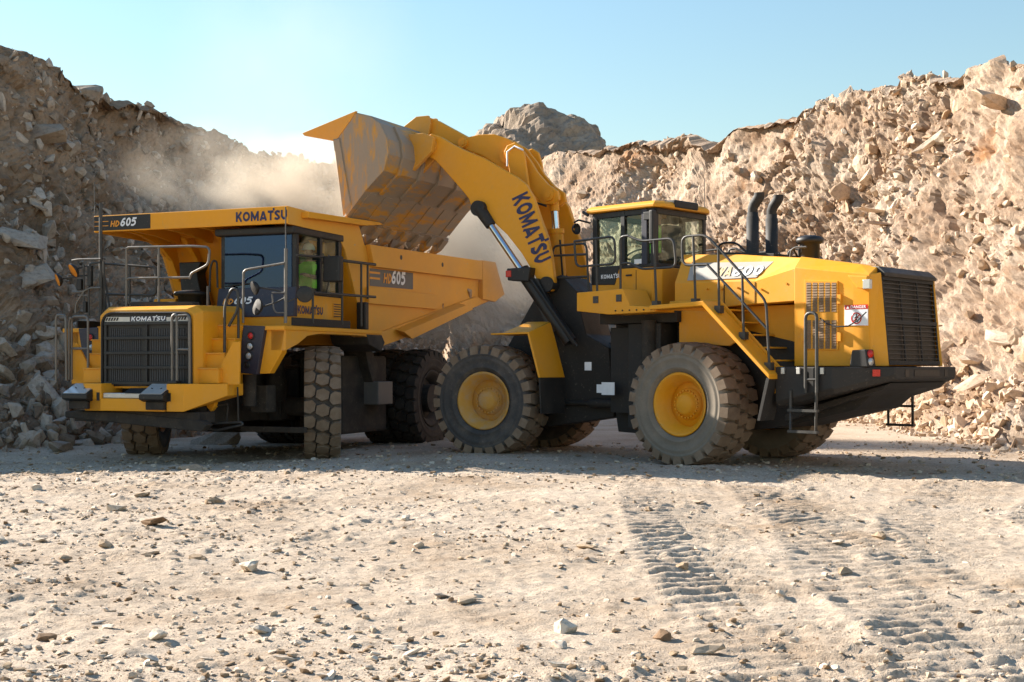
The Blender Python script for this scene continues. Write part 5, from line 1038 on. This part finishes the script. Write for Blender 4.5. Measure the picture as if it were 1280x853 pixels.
m = MB(); a = TF.at(218, 479, x=2.78); m.box(2.70, 2.86, a.y - .09, a.y + .09, 1.452, 1.50); tp_(m, 'rail_foot', M_blk, .01)
trail([(280.5, 484), (281, 384), (284, 372), (290, 361), (296.5, 361.5), (298, 372), (297, 388), (286, 408)], x=2.2, r=.025); trail([(298, 425), (298, 372)], x=2.0)
trail([(304, 404), (304.5, 341), (307, 337.8), (312, 336.5), (356, 329)], x=1.9, mat=M_raill)
trail([(357, 404), (357.5, 311)], x=1.88, r=.03, name='mirror_mast', mat=M_raill); trail([(357.5, 311), (357, 259)], x=1.88, r=.011, name='antenna')
trail([(371, 319), (392, 321), (428, 323)], y=2.27); trail([(428, 326), (469, 331)], y=2.27, r=.028); trail([(392, 366), (469, 371.5)], y=2.27, r=.026)
for u, v0, v1 in ((391, 362, 404), (427.5, 324, 406), (451.5, 328, 408), (459.5, 330, 374)): trail([(u, v0), (u, v1)], y=2.27, r=.022, name='rail_post')
m = MB(); m.box(-1.15, -1.0, 2.08, 2.27, 2.43, 2.95); tp_(m, 'fire_extinguisher_box', M_blk, .02)
# round and square mirrors on the left mast
def round_mirror(u, v, x, rd, face, arm, d=(1, .1, 0)):
    p = TF.at(u, v, x=x); dd = Vector(d).normalized(); m = MB(); m.lathe([(-.07, .03), (-.06, rd * .6), (-.01, rd), (.02, rd)], p, dd, 20); mi = tp_(m, 'round_mirror', M_blk, 0)
    m = MB(); m.lathe([(.018, rd * .97), (.03, rd * .6), (.034, .001)], p, dd, 20); m.build('mirror_face', face, mi)
    m = MB(); q = TF.at(*arm, x=1.88); m.tube([p - dd * .05, p.lerp(q, .6) - dd * .05, q], .015, 6); m.build('mirror_arm', M_rail, mi)
round_mirror(322, 384, 2.0, .14, M_blkd, (357, 372), (.9, -.5, .2)); round_mirror(318, 360, 2.0, .12, M_blk, (357, 366), (.8, -.6, -.3)); round_mirror(381, 368, 1.75, .14, M_blk, (357, 378), (.9, .4, 0))
trail([(340, 368), (342, 386), (345, 391), (357, 391)], x=1.9, r=.014, mat=M_raill); trail([(340, 366), (357, 366)], x=1.9, r=.014, mat=M_raill)
a = TF.at(411.5, 337, y=2.36); m = MB(); m.box(a.x - .06, a.x + .10, 2.28, 2.62, a.z - .23, a.z + .23); sq = tp_(m, 'square_mirror', M_blk, .03); m = MB(); m.tube([TF.at(411, 319, y=2.4), TF.at(411, 352, y=2.4), TF.at(408, 366, y=2.3)], .015, 6); m.build('mirror_arm', M_rail, sq)
# mast cluster on the right front corner
trail([(126, 398), (126, 254)], x=1.9, r=.032, name='mirror_mast', mat=M_rail); trail([(118.5, 268), (118, 228)], x=1.9, r=.008, name='antenna'); trail([(118.5, 268), (119, 256), (126, 256)], x=1.9, r=.012)
trail([(130, 398), (130, 327)], x=1.85, r=.02); trail([(135, 398), (124, 328)], x=1.8, r=.02); trail([(139, 396), (128, 330)], x=1.6, r=.018); trail([(111, 395), (111, 330), (126, 328)], x=1.95, r=.018); trail([(105, 386), (105, 331)], x=1.95, r=.014)
trail([(90, 326), (98, 324.5), (126, 324)], x=1.95, r=.02, mat=M_raill); trail([(90, 365.5), (104, 365), (112, 360), (126, 360)], x=1.95, r=.018, mat=M_raill); trail([(94.5, 392), (94.5, 381), (106, 363)], x=1.95, r=.018, mat=M_raill); trail([(98, 369.5), (110, 369.5)], x=1.95, r=.014, mat=M_raill)
for u, v, w, h in ((100, 356, 7, 14), (107, 384, 5, 14), (113, 345, 6, 26)):
    p = TF.at(u, v, x=1.93); k = .0142; m = MB(); m.box(1.9, 1.97, p.y - w * k / 2, p.y + w * k / 2, p.z - h * k / 2, p.z + h * k / 2); tp_(m, 'lamp_box', M_blk, .01)
round_mirror(92, 338, 2.02, .13, M_mirr_yel, (112, 332), (.8, -.45, -.55)); round_mirror(73, 350, 2.02, .12, M_mirr_yel, (112, 344), (.8, -.6, -.35))
# hanging step below the left ladder
m = MB(); m.tube([TF.at(u, v, x=2.25) for u, v in ((256, 530), (302, 528), (304, 531), (272, 538), (256, 535))], .022, 6, .03); hs = tp_(m, 'hanging_step', M_rail, 0)
for u0, v0, u1, v1 in ((259, 506, 261, 530), (297, 484, 298, 529), (285, 508, 283, 530), (250, 508, 285, 506)): m = MB(); m.tube([TF.at(u0, v0, x=2.2), TF.at(u1, v1, x=2.22)], .016, 6); m.build('step_chain', M_frame, hs)
m = MB(); p = TF.at(263, 500, x=2.3); m.prism([(p.y - .1, p.z + .1), (p.y + .1, p.z + .1), (p.y + .08, p.z - .12), (p.y, p.z - .2), (p.y - .08, p.z - .12)], 2.2, 2.3, 'x'); tp_(m, 'bracket', M_yel)
p = TF.at(323, 500, x=1.3); m = MB(); m.box(1.0, 1.3, p.y - .17, p.y + .17, p.z - .22, p.z + .25); tp_(m, 'air_tank_box', M_frame, .02)
m = MB(); m.box(1.0, 1.1, .9, 2.2, .58, .68); tp_(m, 'tie_rod', M_frame)
for s in (1, -1): m = MB(); m.cyl((1.5, s * 1.35, 1.05), (1.5, s * 1.35, 1.6), .12, n=12); tp_(m, 'spring_coil', M_frame, 0)
# ------------------------------------------------------------------ load, falling rock and dust
r = np.random.default_rng(31)
c0 = FF.M @ Vector((2.9, 0, 4.1)); lf = (FF.M.to_3x3() @ Vector((0, 1, 0)))
pos, siz = [], []
for k in range(1500):
    w = (r.random() * 2 - 1) * 1.9; h = r.random(); p = c0 + lf * w + Vector((-.45 + r.normal() * .22 - .45 * h, .3 + r.normal() * .15 + .3 * h, .25 - h * 1.6)); pos.append(p); siz.append(.025 + .13 * r.random() ** 3)
tag(many('falling_rock', np.array(pos), siz, M_rockg, 8), 'broken rock pouring out of the bucket into the truck', 'rock', kind='stuff')
pos, siz = [], []
for k in range(900):
    x, y = -1.8 - 5.6 * r.random(), (r.random() * 2 - 1) * 1.9; hgt = 2.75 + 1.15 * math.exp(-((x + 3.6) / 1.8) ** 2 - ((y - .4) / 1.3) ** 2) * (.8 + .4 * r.random())
    pos.append(TF.M @ Vector((x, y, max(hgt, 2.35 - (x + 2) * .2)))); siz.append(.10 + .22 * r.random() ** 2)
tag(many('loaded_rock', np.array(pos), siz, M_rockr, 9), 'heap of broken rock lying in the body of the truck', 'rock', kind='stuff')

def dust(name, label, c, rad, dens, seed, scale=.9, col=(.90, .81, .69), lo=.42):
    bm = bmesh.new(); bmesh.ops.create_icosphere(bm, subdivisions=3, radius=1)
    me = bpy.data.meshes.new(name); bm.to_mesh(me); bm.free()
    o = bpy.data.objects.new(name, me); COL.objects.link(o); o.location = c; o.scale = rad
    m = bpy.data.materials.new(name); m.use_nodes = True; t = m.node_tree; t.nodes.remove(t.nodes['Principled BSDF'])
    pv = _n(t, 'ShaderNodeVolumePrincipled'); pv.inputs['Color'].default_value = (*col, 1); pv.inputs['Anisotropy'].default_value = .25
    g = _n(t, 'ShaderNodeTexCoord'); ln = _n(t, 'ShaderNodeVectorMath', operation='LENGTH'); t.links.new(g.outputs['Object'], ln.inputs[0])
    fo = _n(t, 'ShaderNodeMapRange'); fo.inputs[1].default_value = 1.0; fo.inputs[2].default_value = .25; t.links.new(ln.outputs['Value'], fo.inputs[0])
    ge = _n(t, 'ShaderNodeNewGeometry'); ad = _n(t, 'ShaderNodeVectorMath', operation='ADD'); ad.inputs[1].default_value = (seed * 3.1, seed, seed * .7); t.links.new(ge.outputs['Position'], ad.inputs[0])
    nz_ = noise(t, ad.outputs[0], scale, 4, .55); nr = _n(t, 'ShaderNodeMapRange'); nr.inputs[1].default_value = lo; nr.inputs[2].default_value = .75; t.links.new(nz_, nr.inputs[0])
    mu = _n(t, 'ShaderNodeMath', operation='MULTIPLY'); t.links.new(fo.outputs[0], mu.inputs[0]); t.links.new(nr.outputs[0], mu.inputs[1])
    m2 = _n(t, 'ShaderNodeMath', operation='MULTIPLY'); m2.inputs[1].default_value = dens; t.links.new(mu.outputs[0], m2.inputs[0]); t.links.new(m2.outputs[0], pv.inputs['Density'])
    t.links.new(pv.outputs[0], t.nodes['Material Output'].inputs['Volume']); me.materials.append(m); m.cycles.homogeneous_volume = False
    return tag(o, label, 'dust', kind='stuff')
def at3(u, v, Y): return Vector(((u - 640) / FPX * Y, Y, EYE + (HORIZON - v) / FPX * Y))
dust('dust_cloud', 'pale dust cloud rising right behind the canopy of the truck', at3(400, 250, 27.4), (2.8, 1.8, 1.5), 2.3, 3, 1.0, lo=.37, col=(.86, .74, .60))
dust('dust_cloud', 'thin brown dust drifting over the left slope above the canopy', at3(272, 236, 27.2), (2.5, 1.6, 1.6), .6, 12, 1.0, lo=.38)
dust('dust_cloud', 'bright dust billowing below the bucket and the lift arms', at3(560, 312, 31), (3.0, 2.2, 2.6), 2.6, 8, .6, lo=.28)
dust('dust_plume', 'thin pale dust plume drifting up into the sky left of the bucket', at3(370, 110, 33), (3.6, 3.0, 5.5), .06, 5, .35, lo=.30)
